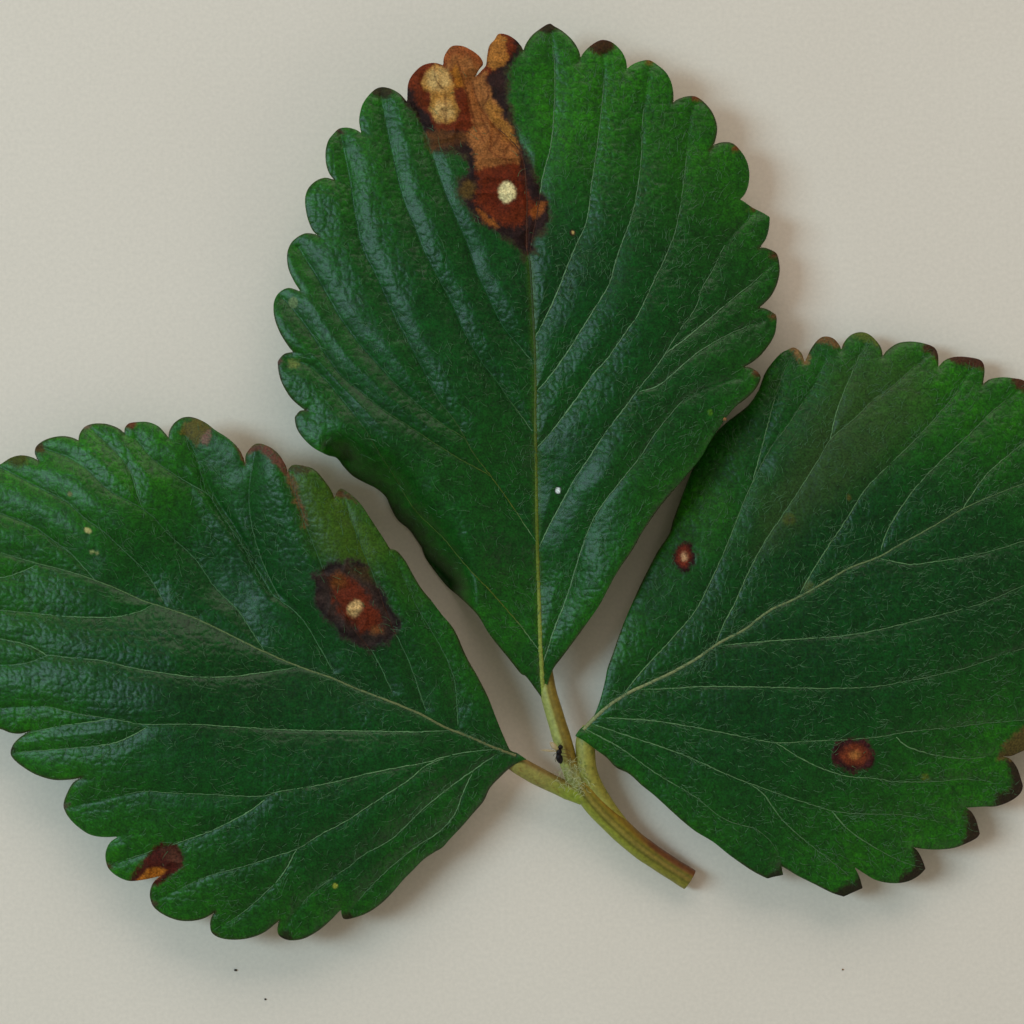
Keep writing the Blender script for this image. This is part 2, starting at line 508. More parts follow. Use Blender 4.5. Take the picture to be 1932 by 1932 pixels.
# veins: first entry is the midrib
V_TERM = [
    T('P', [(1029, 1322), (1024, 1295), (1021, 1250), (1019, 1200), (1016, 1100), (1013, 1000), (1012, 900), (1010, 800), (1010, 700), (1006, 600), (1000, 500)]) + T('A', [(1655, 1450), (1655, 1150), (1618, 900), (1450, 720), (1362, 590), (1332, 490)]),
    T('C', [(1720, 1760), (1640, 1640), (1540, 1490), (1430, 1340), (1340, 1220), (1250, 1060), (1130, 900), (1060, 760), (960, 570), (860, 380), (770, 180), (690, 20)]) + T('A', [(650, 1300), (610, 1050), (575, 880), (560, 790)]),
    T('C', [(1688, 1090), (1570, 930), (1480, 800), (1390, 680), (1290, 510), (1220, 350), (1130, 180), (1050, 30)]) + T('A', [(1000, 1350), (920, 1150), (850, 850), (810, 650), (795, 560)]),
    T('C', [(1695, 690), (1620, 600), (1520, 480), (1430, 300), (1360, 150), (1310, 0)]) + T('A', [(1250, 1310), (1180, 1150), (1110, 950), (1060, 800), (1010, 650)]),
    T('E', [(1730, 1420), (1600, 1250), (1450, 1080), (1300, 920), (1150, 740)]) + T('C', [(1000, 1560), (900, 1400), (800, 1240), (700, 1080), (560, 900), (460, 780), (360, 700), (260, 680)]),
    T('C', [(1300, 1140), (1100, 1010), (900, 830), (780, 700), (680, 590), (560, 430), (440, 220), (310, 10)]) + T('A', [(290, 1430)]),
    T('C', [(1450, 1360), (1200, 1220), (1000, 1090), (800, 960), (680, 860), (560, 760), (440, 600), (330, 440), (220, 310)]),
    T('P', [(1024, 1255), (1045, 1190), (1070, 1125)]) + T('D', [(560, 1700), (650, 1530), (750, 1400), (870, 1250), (960, 1110), (1050, 1000), (1130, 910), (1280, 830), (1450, 780)]),
    T('D', [(275, 1790), (330, 1670), (400, 1540), (480, 1390), (560, 1270), (680, 1090), (780, 960), (860, 850), (950, 740), (1020, 640), (1120, 480), (1200, 370), (1240, 250), (1310, 130), (1360, 20)]) + T('B', [(1420, 1380), (1540, 1260)]),
    T('D', [(268, 1190), (340, 1110), (420, 1010), (520, 870), (610, 740), (670, 680), (790, 510), (870, 390), (960, 200), (1040, 30)]) + T('B', [(1100, 1290), (1140, 1000), (1160, 780), (1190, 620)]),
    T('D', [(262, 860), (350, 760), (450, 620), (520, 510), (600, 380), (690, 230), (740, 60)]) + T('B', [(780, 1400), (840, 1220), (880, 950), (890, 700), (925, 450), (930, 385)]),
    T('D', [(255, 540), (330, 400), (400, 240)]) + T('B', [(470, 1510), (560, 1300), (590, 1080), (630, 800), (660, 480), (660, 320)]),
    T('B', [(220, 1500), (270, 1250), (300, 1050), (350, 850), (370, 600), (370, 380), (350, 190)]),
    T('D', [(870, 860), (1000, 810), (1200, 640), (1400, 520), (1600, 440)]),
    T('D', [(1020, 640), (1200, 500), (1400, 330), (1560, 200), (1640, 110)]),
]
V_LEFT = [
    T('H', [(1590, 590), (1450, 535), (1300, 470), (1170, 420), (1040, 350), (900, 290), (770, 240), (640, 190), (500, 130), (300, 60)]) + T('F', [(1700, 1500), (1520, 1410), (1340, 1320), (1150, 1230), (980, 1170), (830, 1120), (650, 1040), (430, 960), (200, 900), (0, 840)]) + T('P', [(-60, 1020), (-100, 1008)]),
    T('F', [(1560, 1425), (1480, 1300), (1400, 1180), (1270, 1050), (1150, 880), (1000, 740), (900, 630), (800, 560), (650, 480), (520, 360), (400, 280), (240, 225)]),
    T('F', [(980, 1170), (920, 1050), (850, 950), (720, 820), (600, 710), (500, 640), (390, 540), (250, 470), (100, 390), (0, 340)]),
    T('F', [(560, 1005), (420, 850), (300, 760), (180, 680), (0, 610), (-120, 560)]),
    T('E', [(510, 1535), (430, 1390), (330, 1230), (200, 1120)]) + T('F', [(1600, 1080), (1480, 880), (1350, 680), (1250, 530), (1200, 430), (1150, 260), (1090, 150)]),
    T('F', [(850, 590), (820, 530), (760, 350), (640, 210), (520, 105)]),
    T('F', [(1230, 500), (1180, 470), (1060, 400), (900, 290), (800, 170)]),
    T('E', [(860, 1660), (760, 1450), (640, 1300), (520, 1100), (420, 850), (340, 640), (270, 420), (262, 350)]),
    T('E', [(1060, 1770), (960, 1480), (850, 1250), (760, 1000), (640, 700), (565, 490)]),
    T('E', [(1250, 1860), (1230, 1600), (1150, 1400), (1020, 1180), (890, 900)]),
    T('E', [(200, 1110), (100, 900), (40, 700), (20, 480), (55, 250)]),
    T('F', [(900, 1150), (820, 1190), (720, 1215), (590, 1225), (350, 1215), (200, 1200), (0, 1180), (-150, 1150)]),
    T('F', [(1740, 1520), (1540, 1550), (1340, 1575), (1150, 1575), (980, 1555), (800, 1525), (600, 1480), (400, 1460), (280, 1450), (150, 1495), (0, 1505), (-150, 1500)]),
    T('F', [(280, 1450), (170, 1390), (0, 1350), (-140, 1330)]),
    T('F', [(215, 915), (100, 965), (0, 990), (-200, 1000)]),
    T('H', [(1200, 440), (1000, 450), (700, 445), (300, 440), (0, 425)]) + T('G', [(1130, 405), (850, 405), (700, 380), (500, 350), (380, 325), (250, 300), (0, 310), (-100, 320)]),
    T('G', [(640, 375), (500, 395), (350, 415), (170, 455)]),
    T('G', [(860, 425), (760, 480), (650, 520), (430, 545), (200, 562), (85, 572)]),
    T('H', [(1480, 550), (1240, 580), (1060, 630), (900, 660), (700, 700), (450, 760), (200, 800)]) + T('G', [(1529, 830), (1250, 820), (1000, 810), (850, 800), (650, 840), (400, 895)]),
    T('G', [(1560, 850), (1450, 930), (1250, 1030), (1060, 1100), (900, 1150), (660, 1230)]),
    T('H', [(1200, 595), (1060, 650), (950, 740), (750, 870), (600, 970), (450, 1050), (300, 1140), (150, 1190), (0, 1240)]) + T('G', [(1200, 1310), (950, 1430)]),
    T('H', [(300, 1140), (200, 1310), (0, 1500), (-150, 1600)]),
    T('H', [(1480, 580), (1250, 740), (1050, 900), (860, 1080), (700, 1170), (600, 1250), (480, 1330), (350, 1440), (225, 1610)]),
    T('H', [(1340, 680), (1270, 830), (1240, 920), (1150, 1030), (1000, 1130), (850, 1250), (700, 1400), (610, 1520)]),
]
V_RIGHT = [
    T('S', [(720, 585), (800, 500), (950, 370), (1100, 280), (1250, 210), (1400, 140), (1600, 30)]) + T('Q', [(130, 170), (280, 90)]) + T('R', [(430, 1910), (600, 1830), (760, 1740), (900, 1660), (1080, 1590), (1200, 1520), (1400, 1410), (1570, 1310), (1750, 1230), (1932, 1160)]) + T('P', [(2000, 892), (2075, 862)]),
    T('P', [(1165, 1325), (1215, 1262), (1262, 1212)]) + T('R', [(0, 1900), (130, 1640), (210, 1450), (280, 1270), (340, 1140), (400, 1020), (460, 920), (530, 830), (610, 710), (690, 590), (760, 430)]),
    T('Q', [(110, 185), (160, 60)]) + T('R', [(220, 1880), (310, 1680), (400, 1510), (480, 1390), (560, 1270), (690, 1070), (760, 950), (810, 880), (940, 770), (1050, 660), (1150, 590), (1330, 430), (1400, 370)]),
    T('R', [(600, 1830), (720, 1620), (880, 1380), (1000, 1190), (1180, 1010), (1320, 870), (1420, 760), (1520, 640), (1600, 520), (1650, 450)]),
    T('R', [(1080, 1590), (1130, 1430), (1250, 1240), (1340, 1130), (1450, 1020), (1600, 880), (1750, 730), (1900, 610)]),
    T('R', [(1570, 1310), (1700, 1120), (1830, 1000), (1960, 900), (2150, 790)]),
    T('R', [(790, 900), (840, 700), (930, 480), (990, 340)]),
    T('R', [(330, 1160), (400, 900), (480, 600), (560, 400)]),
    T('R', [(1080, 1600), (1250, 1635), (1400, 1620), (1600, 1590), (1800, 1540), (1960, 1490), (2300, 1400)]),
    T('Q', [(160, 180), (450, 155), (680, 140), (900, 120), (1100, 85), (1280, 40), (1440, 0)]) + T('R', [(1700, 1860), (1932, 1760), (2200, 1650), (2450, 1600)]),
    T('S', [(1150, 262), (1350, 262), (1600, 245)]) + T('Q', [(0, 415), (250, 425), (500, 430), (800, 435), (1050, 425), (1250, 390), (1400, 360), (1600, 310), (1800, 240), (1960, 190), (2300, 100)]),
    T('S', [(790, 505), (880, 490), (1250, 510), (1600, 565)]) + T('Q', [(0, 665), (250, 715), (470, 755), (700, 745), (850, 740), (1080, 720), (1250, 690), (1500, 665), (1700, 640), (1932, 620), (2200, 560)]),
    T('Q', [(470, 755), (620, 850), (750, 910), (900, 955), (1050, 965), (1180, 985), (1400, 985), (1580, 970), (1750, 985), (1890, 1010)]),
    T('S', [(770, 530), (950, 590), (1100, 640), (1400, 740), (1600, 820)]) + T('Q', [(0, 850), (200, 950), (400, 1025), (650, 1110), (820, 1160), (1000, 1175), (1200, 1180), (1400, 1215), (1550, 1245), (1650, 1280)]),
    T('S', [(740, 580), (1000, 720), (1300, 930), (1600, 1110)]) + T('Q', [(100, 1160), (200, 1220), (350, 1265), (440, 1340), (500, 1440), (505, 1510)]),
    T('Q', [(320, 1000), (400, 1060), (500, 1200), (640, 1330), (780, 1440), (900, 1540), (940, 1610)]),
    T('Q', [(800, 1160), (900, 1270), (1050, 1370), (1200, 1450), (1320, 1490)]),
    T('Q', [(1180, 720), (1250, 780), (1420, 830), (1600, 850), (1750, 830)]),
]

# heights in millimetres above the paper
Z_TERM = [(1022, 1300, 2.7), (1016, 1100, 3.3), (1012, 900, 4.6), (1008, 700, 5.4), (1000, 500, 5.6), (985, 350, 5.2), (940, 220, 4.6), (905, 140, 4.2),
          (1040, 60, 4.0), (1220, 130, 4.0), (1340, 260, 3.6), (1400, 360, 3.2), (1440, 460, 3.0), (1460, 560, 3.0), (1440, 640, 3.6), (1420, 710, 4.6), (1330, 850, 5.2),
          (1230, 960, 5.9), (1150, 1110, 5.6), (1062, 1235, 3.7), (1250, 400, 5.2), (1200, 600, 6.2), (1150, 900, 6.3), (1090, 1080, 4.6),
          (720, 180, 4.6), (630, 280, 4.6), (590, 380, 4.7), (560, 490, 4.8), (530, 600, 5.0), (540, 720, 5.2), (565, 800, 5.4), (640, 850, 6.2),
          (800, 350, 5.5), (740, 560, 6.0), (800, 800, 6.3), (900, 1000, 5.3), (760, 940, 6.0), (850, 1100, 5.0), (960, 1180, 4.0), (880, 600, 6.0), (900, 800, 6.2)]
Z_LEFT = [(985, 1425, 3.2), (880, 1390, 3.6), (680, 1300, 3.8), (480, 1220, 3.8), (280, 1130, 3.6), (100, 1070, 3.4), (-80, 1010, 2.8),
          (360, 800, 3.4), (290, 800, 3.2), (190, 810, 3.0), (90, 830, 2.8), (0, 880, 2.6), (400, 930, 3.2), (470, 1080, 3.3), (555, 1200, 3.7),
          (490, 845, 5.0), (540, 900, 5.8), (570, 980, 5.8), (600, 1080, 5.5), (645, 930, 5.6), (740, 1040, 5.4), (820, 1160, 4.8), (900, 1300, 4.0), (950, 1400, 3.6),
          (690, 1160, 5.2), (760, 1250, 4.6), (250, 950, 4.4), (120, 960, 3.8), (330, 1250, 5.2), (150, 1250, 4.6), (-80, 1250, 3.0),
          (30, 1420, 3.2), (130, 1520, 3.2), (210, 1620, 3.0), (300, 1700, 2.8), (410, 1770, 2.8), (540, 1770, 2.8), (660, 1730, 2.8), (800, 1640, 2.8), (900, 1530, 3.0), (950, 1460, 2.8),
          (400, 1480, 5.2), (600, 1520, 5.0), (750, 1480, 4.6), (200, 1420, 4.8), (560, 1650, 4.2)]
Z_RIGHT = [(1090, 1385, 3.0), (1160, 1325, 3.2), (1300, 1220, 3.4), (1460, 1130, 3.4), (1650, 1040, 3.2), (1900, 920, 3.0), (2080, 860, 2.4),
           (1220, 1080, 2.6), (1290, 920, 2.0), (1380, 790, 1.6), (1480, 670, 1.6), (1620, 640, 1.8), (1720, 660, 2.0), (1840, 690, 2.0), (1960, 760, 2.0),
           (1350, 1050, 3.2), (1450, 850, 2.6), (1650, 850, 3.2), (1850, 820, 2.8), (2090, 1050, 2.0), (2070, 1300, 2.0), (1900, 1450, 2.2), (1910, 1500, 2.2), (1830, 1570, 2.2),
           (1740, 1640, 2.2), (1620, 1690, 2.2), (1470, 1650, 2.4), (1350, 1580, 2.6), (1220, 1480, 2.8), (1500, 1350, 3.8), (1700, 1250, 3.8), (1900, 1200, 3.4), (1650, 1480, 3.4), (1400, 1430, 3.6)]

LEAFLET_EMPTY = empty('strawberry_leaf', (0.008, -0.0215, 0.0),
                      label='three-part green strawberry leaf with brown disease spots lying on cream paper', category='leaf')
LOFF = np.array(LEAFLET_EMPTY.location)


class Surf:
    pass


def make_surface(outline, veins, zctrl, h, pleat, extra, seed):
    s = Surf()
    s.poly = catmull(outline, 2.0, True)
    u0, v0 = s.poly.min(0) - 8
    u1, v1 = s.poly.max(0) + 8
    nu, nv = int((u1 - u0) / h) + 1, int((v1 - v0) / h) + 1
    s.u0, s.v0, s.h, s.nu, s.nv = u0, v0, h, nu, nv
    U, Vv = np.meshgrid(u0 + h * np.arange(nu), v0 + h * np.arange(nv))
    s.U, s.V = U, Vv
    # inside test at cell centres by scanline
    P = s.poly
    Pn = np.roll(P, -1, 0)
    cin = np.zeros((nv - 1, nu - 1), bool)
    cu = u0 + h * (np.arange(nu - 1) + 0.5)
    for r in range(nv - 1):
        y = v0 + h * (r + 0.5)
        k = (P[:, 1] > y) != (Pn[:, 1] > y)
        xs = np.sort(P[k, 0] + (y - P[k, 1]) / (Pn[k, 1] - P[k, 1]) * (Pn[k, 0] - P[k, 0]))
        cin[r] = (np.searchsorted(xs, cu) % 2) == 1
    s.cin = cin
    pad = np.zeros((nv + 1, nu + 1), int)
    pad[1:-1, 1:-1] = cin
    cnt = pad[:-1, :-1] + pad[1:, :-1] + pad[:-1, 1:] + pad[1:, 1:]
    s.used = cnt > 0
    s.border = (cnt > 0) & (cnt < 4)
    # margin distance and snapping
    kd = kdtree.KDTree(len(P))
    for i_, p in enumerate(P):
        kd.insert((p[0], p[1], 0), i_)
    kd.balance()
    D = np.zeros((nv, nu))
    jj, ii = np.nonzero(s.used)
    for j_, i_ in zip(jj.tolist(), ii.tolist()):
        D[j_, i_] = kd.find((U[j_, i_], Vv[j_, i_], 0))[2]
    jj, ii = np.nonzero(s.border)
    for j_, i_ in zip(jj.tolist(), ii.tolist()):
        p = np.array((U[j_, i_], Vv[j_, i_]))
        k = kd.find((p[0], p[1], 0))[1]
        best, bp_ = 1e9, p
        for q in (k - 1, k):
            a_, b_ = P[q % len(P)], P[(q + 1) % len(P)]
            e = b_ - a_
            t = np.clip((p - a_) @ e / max(e @ e, 1e-9), 0, 1)
            c_ = a_ + t * e
            d_ = np.hypot(*(p - c_))
            if d_ < best:
                best, bp_ = d_, c_
        U[j_, i_], Vv[j_, i_] = bp_
        D[j_, i_] = 0
    s.D = D
    # veins
    s.veins = []
    for v_ in veins:
        keep = [v_[0]]
        for p in v_[1:]:
            if math.hypot(p[0] - keep[-1][0], p[1] - keep[-1][1]) > 16:
                keep.append(p)
        s.veins.append(catmull(keep, 1.2))
    tot = sum(len(x) for x in s.veins)
    kv = kdtree.KDTree(tot)
    s.vdir, s.vid = np.zeros((tot, 2)), np.zeros(tot, int)
    k = 0
    for n_, pl in enumerate(s.veins):
        g = np.gradient(pl, axis=0)
        g /= np.linalg.norm(g, axis=1)[:, None] + 1e-9
        for p, d_ in zip(pl, g):
            kv.insert((p[0], p[1], 0), k)
            s.vdir[k] = d_
            s.vid[k] = n_
            k += 1
    kv.balance()
    VD = np.full((nv, nu), 99.0)
    VI = np.zeros((nv, nu), int)
    jj, ii = np.nonzero(s.used)
    for j_, i_ in zip(jj.tolist(), ii.tolist()):
        _, k, d_ = kv.find((U[j_, i_], Vv[j_, i_], 0))
        VD[j_, i_] = d_
        VI[j_, i_] = k
    s.VD, s.VI = VD, VI
    dirx, diry = s.vdir[VI, 0], s.vdir[VI, 1]
    # height
    Z = tps([(p[0], p[1], p[2] * 1.35 + 0.6) for p in zctrl])(U, Vv)
    A = pleat(U, Vv)
    Z = Z - A * np.log1p(np.exp((1 - VD / 26.0) * 5)) / 5.0 - 0.06 * np.exp(-(VD / 4.0) ** 2)
    # quilting between the small veins: cells drawn out across the side veins
    wu, wv = U + 7 * fbm(U, Vv, 22, seed + 5), Vv + 7 * fbm(U, Vv, 22, seed + 9)
    f1, f2 = voronoi(wu, wv, 15.0, seed)
    g1, g2 = voronoi(wu, wv, 7.5, seed + 1)
    edge = np.clip((f2 - f1) / 0.35, 0, 1)
    edge2 = np.clip((g2 - g1) / 0.4, 0, 1)
    s.edge, s.edge2 = edge, edge2
    q = (0.45 + 0.55 * sstep(0.25, 0.7, vnoise(U, Vv, 120, seed + 3)))
    lump = vnoise(U, Vv, 9, seed + 4) - 0.5
    s.lump = lump
    Z = Z + (0.068 * (np.sqrt(edge) - 0.6) + 0.035 * (np.sqrt(edge2) - 0.6) + 0.045 * lump) * q
    Z = Z + 0.35 * fbm(U, Vv, 90, seed + 20)
    Z = Z + 0.10 * fbm(U, Vv, 26, seed + 30)
    Z = Z - 0.35 * np.exp(-D / 12.0)          # rounded margin
    Z = Z + extra(U, Vv, D)
    s.Z = np.maximum(Z, 0.45)
    return s


def z_at(s, u, v):
    x = np.clip((np.asarray(u) - s.u0) / s.h, 0, s.nu - 2.001)
    y = np.clip((np.asarray(v) - s.v0) / s.h, 0, s.nv - 2.001)
    xi, yi = x.astype(int), y.astype(int)
    fx, fy = x - xi, y - yi
    Z = s.Z
    return (Z[yi, xi] * (1 - fx) + Z[yi, xi + 1] * fx) * (1 - fy) + (Z[yi + 1, xi] * (1 - fx) + Z[yi + 1, xi + 1] * fx) * fy


def to_local(u, v, zmm):
    z = np.asarray(zmm) / 1000.0
    x, y = world_xy(np.asarray(u), np.asarray(v), z)
    return np.stack([x - LOFF[0], y - LOFF[1], z - LOFF[2]], -1)


def leaflet_mesh(name, s, rgb, dry):
    idx = np.full(s.used.shape, -1)
    n = int(s.used.sum())
    idx[s.used] = np.arange(n)
    top = to_local(s.U[s.used], s.V[s.used], s.Z[s.used])
    bot = to_local(s.U[s.used], s.V[s.used], s.Z[s.used] - 0.22)
    a_, b_, c_, d_ = idx[:-1, :-1][s.cin], idx[:-1, 1:][s.cin], idx[1:, 1:][s.cin], idx[1:, :-1][s.cin]
    q = np.stack([a_, d_, c_, b_], 1)
    qb = q[:, ::-1] + n
    pad = np.zeros((s.nv + 1, s.nu + 1), bool)
    pad[1:-1, 1:-1] = s.cin
    rim = []
    up, dn = pad[:-1, 1:-1], pad[1:, 1:-1]       # horizontal edges: cell above / below
    for m_, fl in ((dn & ~up, False), (up & ~dn, True)):
        j_, i_ = np.nonzero(m_)
        e0, e1 = idx[j_, i_], idx[j_, i_ + 1]
        rim.append(np.stack([e0, e1, e1 + n, e0 + n] if not fl else [e1, e0, e0 + n, e1 + n], 1))
    lf, rt = pad[1:-1, :-1], pad[1:-1, 1:]
    for m_, fl in ((rt & ~lf, True), (lf & ~rt, False)):
        j_, i_ = np.nonzero(m_)
        e0, e1 = idx[j_, i_], idx[j_ + 1, i_]
        rim.append(np.stack([e0, e1, e1 + n, e0 + n] if not fl else [e1, e0, e0 + n, e1 + n], 1))
    rim = np.vstack(rim)
    me = mesh_from(name, np.vstack([top, bot]), np.vstack([q, qb, rim]))
    sm = np.ones(len(me.polygons), bool)
    sm[len(q) * 2:] = False
    me.polygons.foreach_set('use_smooth', sm)
    col = rgb[s.used]
    under = col * 0.4 + np.array(C(104, 138, 62)) * 0.6
    set_col(me, np.vstack([col, under]))
    dd = dry[s.used]
    set_float(me, np.concatenate([dd, dd]), 'dry')
    return me


# pigments
G_DARK = C(1, 37, 9)
G_MID = C(3, 52, 10)
G_LIGHT = C(25, 77, 2)
OLIVE = C(58, 76, 8)
PURPLE = C(36, 18, 18)
REDBR = C(84, 30, 10)
TAN = C(132, 84, 42)
ORANGE = C(150, 92, 26)
PALE = C(168, 136, 86)
IVORY = C(186, 170, 126)


def mixc(col, c_, m_):
    return col * (1 - m_[..., None]) + np.asarray(c_) * m_[..., None]


def base_pigment(s, light_spots, seed, lightness=0.0, mid_tint=(0.02, 0.06, 0.02)):
    U, V_ = s.U, s.V
    t = 0.42 + lightness + 1.1 * fbm(U, V_, 160, seed + 50) + 0.5 * fbm(U, V_, 14, seed + 60, 2)
    col = G_DARK * (1 - np.clip(t, 0, 1)[..., None]) + G_MID * np.clip(t, 0, 1)[..., None]
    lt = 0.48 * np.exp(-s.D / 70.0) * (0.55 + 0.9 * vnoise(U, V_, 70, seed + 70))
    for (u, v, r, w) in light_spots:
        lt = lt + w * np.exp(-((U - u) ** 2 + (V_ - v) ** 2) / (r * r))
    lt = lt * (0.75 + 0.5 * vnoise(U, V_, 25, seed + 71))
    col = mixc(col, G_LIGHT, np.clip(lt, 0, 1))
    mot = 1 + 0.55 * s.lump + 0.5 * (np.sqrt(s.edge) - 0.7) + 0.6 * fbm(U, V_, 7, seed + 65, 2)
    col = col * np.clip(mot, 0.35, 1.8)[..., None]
    # small veins a touch paler
    net = (1 - s.edge) ** 2 * 0.26 + (1 - s.edge2) ** 2 * 0.10
    col = mixc(col, C(26, 80, 26), np.clip(net, 0, 1))
    col = mixc(col, mid_tint, 0.42 * np.exp(-(s.VD / 7.0) ** 2) * (s.vid[s.VI] == 0))
    # dark thin rim along the margin
    rim = np.exp(-(s.D / 3.2) ** 2) * sstep(0.25, 0.6, vnoise(U, V_, 60, seed + 80))
    col = mixc(col, C(40, 22, 14), 0.75 * rim)
    return col


def paint(s, col, dry, pts, colour, soft=3.0, seed=0, amp=7.0, strength=1.0, drier=1.0, mottle=0.3, grow=0.0, rim=None):
    """a patch of differently coloured tissue with a frayed outline"""
    poly = np.array([(p[0], p[1]) for p in pts])
    (a0, b0), (a1, b1) = poly.min(0) - 40, poly.max(0) + 40
    i0, i1 = max(0, int((a0 - s.u0) / s.h)), min(s.nu, int((a1 - s.u0) / s.h) + 1)
    j0, j1 = max(0, int((b0 - s.v0) / s.h)), min(s.nv, int((b1 - s.v0) / s.h) + 1)
    w = (slice(j0, j1), slice(i0, i1))
    U, V_ = s.U[w], s.V[w]
    k = 300 + seed
    wu = U + amp * 2 * fbm(U, V_, 18, k) + amp * 1.1 * fbm(U, V_, 6, k + 7)
    wv = V_ + amp * 2 * fbm(U, V_, 18, k + 3) + amp * 1.1 * fbm(U, V_, 6, k + 9)
    sd = poly_sd(poly, wu, wv) - grow - 7.0 * s.lump[w] * min(1.0, amp / 7.0) - 4.0 * (s.edge2[w] - 0.7) * min(1.0, amp / 7.0)
    m = strength * sstep(soft, -soft, sd)
    var = 1 + mottle * 2 * fbm(U, V_, 14, 400 + seed, 4)
    c2 = np.asarray(colour) * np.clip(var, 0.3, 1.8)[..., None]
    col = col.copy()
    dry = dry.copy()
    col[w] = col[w] * (1 - m[..., None]) + c2 * m[..., None]
    if rim is not None:
        k = rim[2] * np.exp(-((sd + rim[1]) / rim[1]) ** 2) * sstep(0.2, 0.55, vnoise(U, V_, 22, 500 + seed))
        col[w] = col[w] * (1 - k[..., None]) + np.asarray(rim[0]) * k[..., None]
    dry[w] = np.maximum(dry[w], m * drier)
    return col, dry, sd


def disc(u, v, ru, rv=None, n=18, rot=0.0):
    rv = rv or ru
    out = []
    for k in range(n):
        t = 2 * math.pi * k / n
        x, y = ru * math.cos(t), rv * math.sin(t)
        out.append((u + x * math.cos(rot) - y * math.sin(rot), v + x * math.sin(rot) + y * math.cos(rot)))
    return out


def wither(s, col, dry):
    """dead tissue is a little sunken, wrinkled and netted with dark veinlets"""
    k = sstep(0.75, 1.0, dry)
    f1, f2 = voronoi(s.U + 14 * fbm(s.U, s.V, 30, 611), s.V + 14 * fbm(s.U, s.V, 30, 612), 24.0, 613)
    e = np.clip((f2 - f1) / 0.16, 0, 1)
    g = 1 - np.abs(2 * vnoise(s.U, s.V, 34, 614) - 1)
    s.Z = s.Z + k * (-0.10 + 0.30 * (g ** 3) + 0.5 * fbm(s.U, s.V, 45, 615) - 0.05 * (1 - e))
    fine = 1 + 0.5 * fbm(s.U, s.V, 9, 616, 3)
    m = (1 - 0.24 * k * (1 - e)) * (1 - k + k * fine)
    return col * m[..., None]


def hollow_lines(s, col, lines, colour, width, strength):
    for ln_ in lines:
        pl = catmull(ln_, 3.0)
        u0, v0 = pl.min(0) - 15
        u1, v1 = pl.max(0) + 15
        k = (s.U > u0) & (s.U < u1) & (s.V > v0) & (s.V < v1)
        if not k.any():
            continue
        uu, vv = s.U[k], s.V[k]
        d = np.full(uu.shape, 99.0)
        for p in pl:
            d = np.minimum(d, np.hypot(uu - p[0], vv - p[1]))
        m = strength * np.exp(-(d / width) ** 2)
        col[k] = col[k] * (1 - m[:, None]) + np.asarray(colour) * m[:, None]
    return col


def ribbon_hairs(roots, dirs, lens, lifts, s, width, seed):
    """curved thin hairs; each is a three-segment ridge with a peaked section"""
    r = np.random.default_rng(seed)
    n = len(roots)
    seg = 4
    ts = np.linspace(0, 1, seg)
    bend = r.normal(0, 0.5, n)
    ang = np.arctan2(dirs[:, 1], dirs[:, 0])
    pu, pv = roots[:, 0].copy(), roots[:, 1].copy()
    vs_, qs = [], []
    rows = []
    for k, t in enumerate(ts):
        if k:
            st = lens / (seg - 1)
            a_ = ang + bend * t * 1.6
            pu = pu + np.cos(a_) * st
            pv = pv + np.sin(a_) * st
        else:
            a_ = ang
        z = z_at(s, pu, pv) + 0.03 + lifts * math.sin(math.pi * min(1.0, t * 0.85))
        w = width * (1 - 0.75 * t) * 0.5
        nu_, nv_ = -np.sin(a_), np.cos(a_)
        L_ = to_local(pu + nu_ * w, pv + nv_ * w, z)
        C_ = to_local(pu, pv, z + w * K * 1000 * 0.9)
        R_ = to_local(pu - nu_ * w, pv - nv_ * w, z)
        rows.append(np.stack([L_, C_, R_], 1))
    Vh = np.stack(rows, 1).reshape(-1, 3)          # n, seg, 3 -> flat
    base = np.arange(n)[:, None, None] * seg * 3
    k = np.arange(seg - 1)[None, :, None] * 3
    j = np.arange(2)[None, None, :]
    a_ = (base + k + j).ravel()
    Qh = np.stack([a_, a_ + 1, a_ + 4, a_ + 3], 1)
    return Vh, Qh


def mix(a_, b_, m_):
    return a_ * (1 - m_[:, None]) + b_ * m_[:, None]


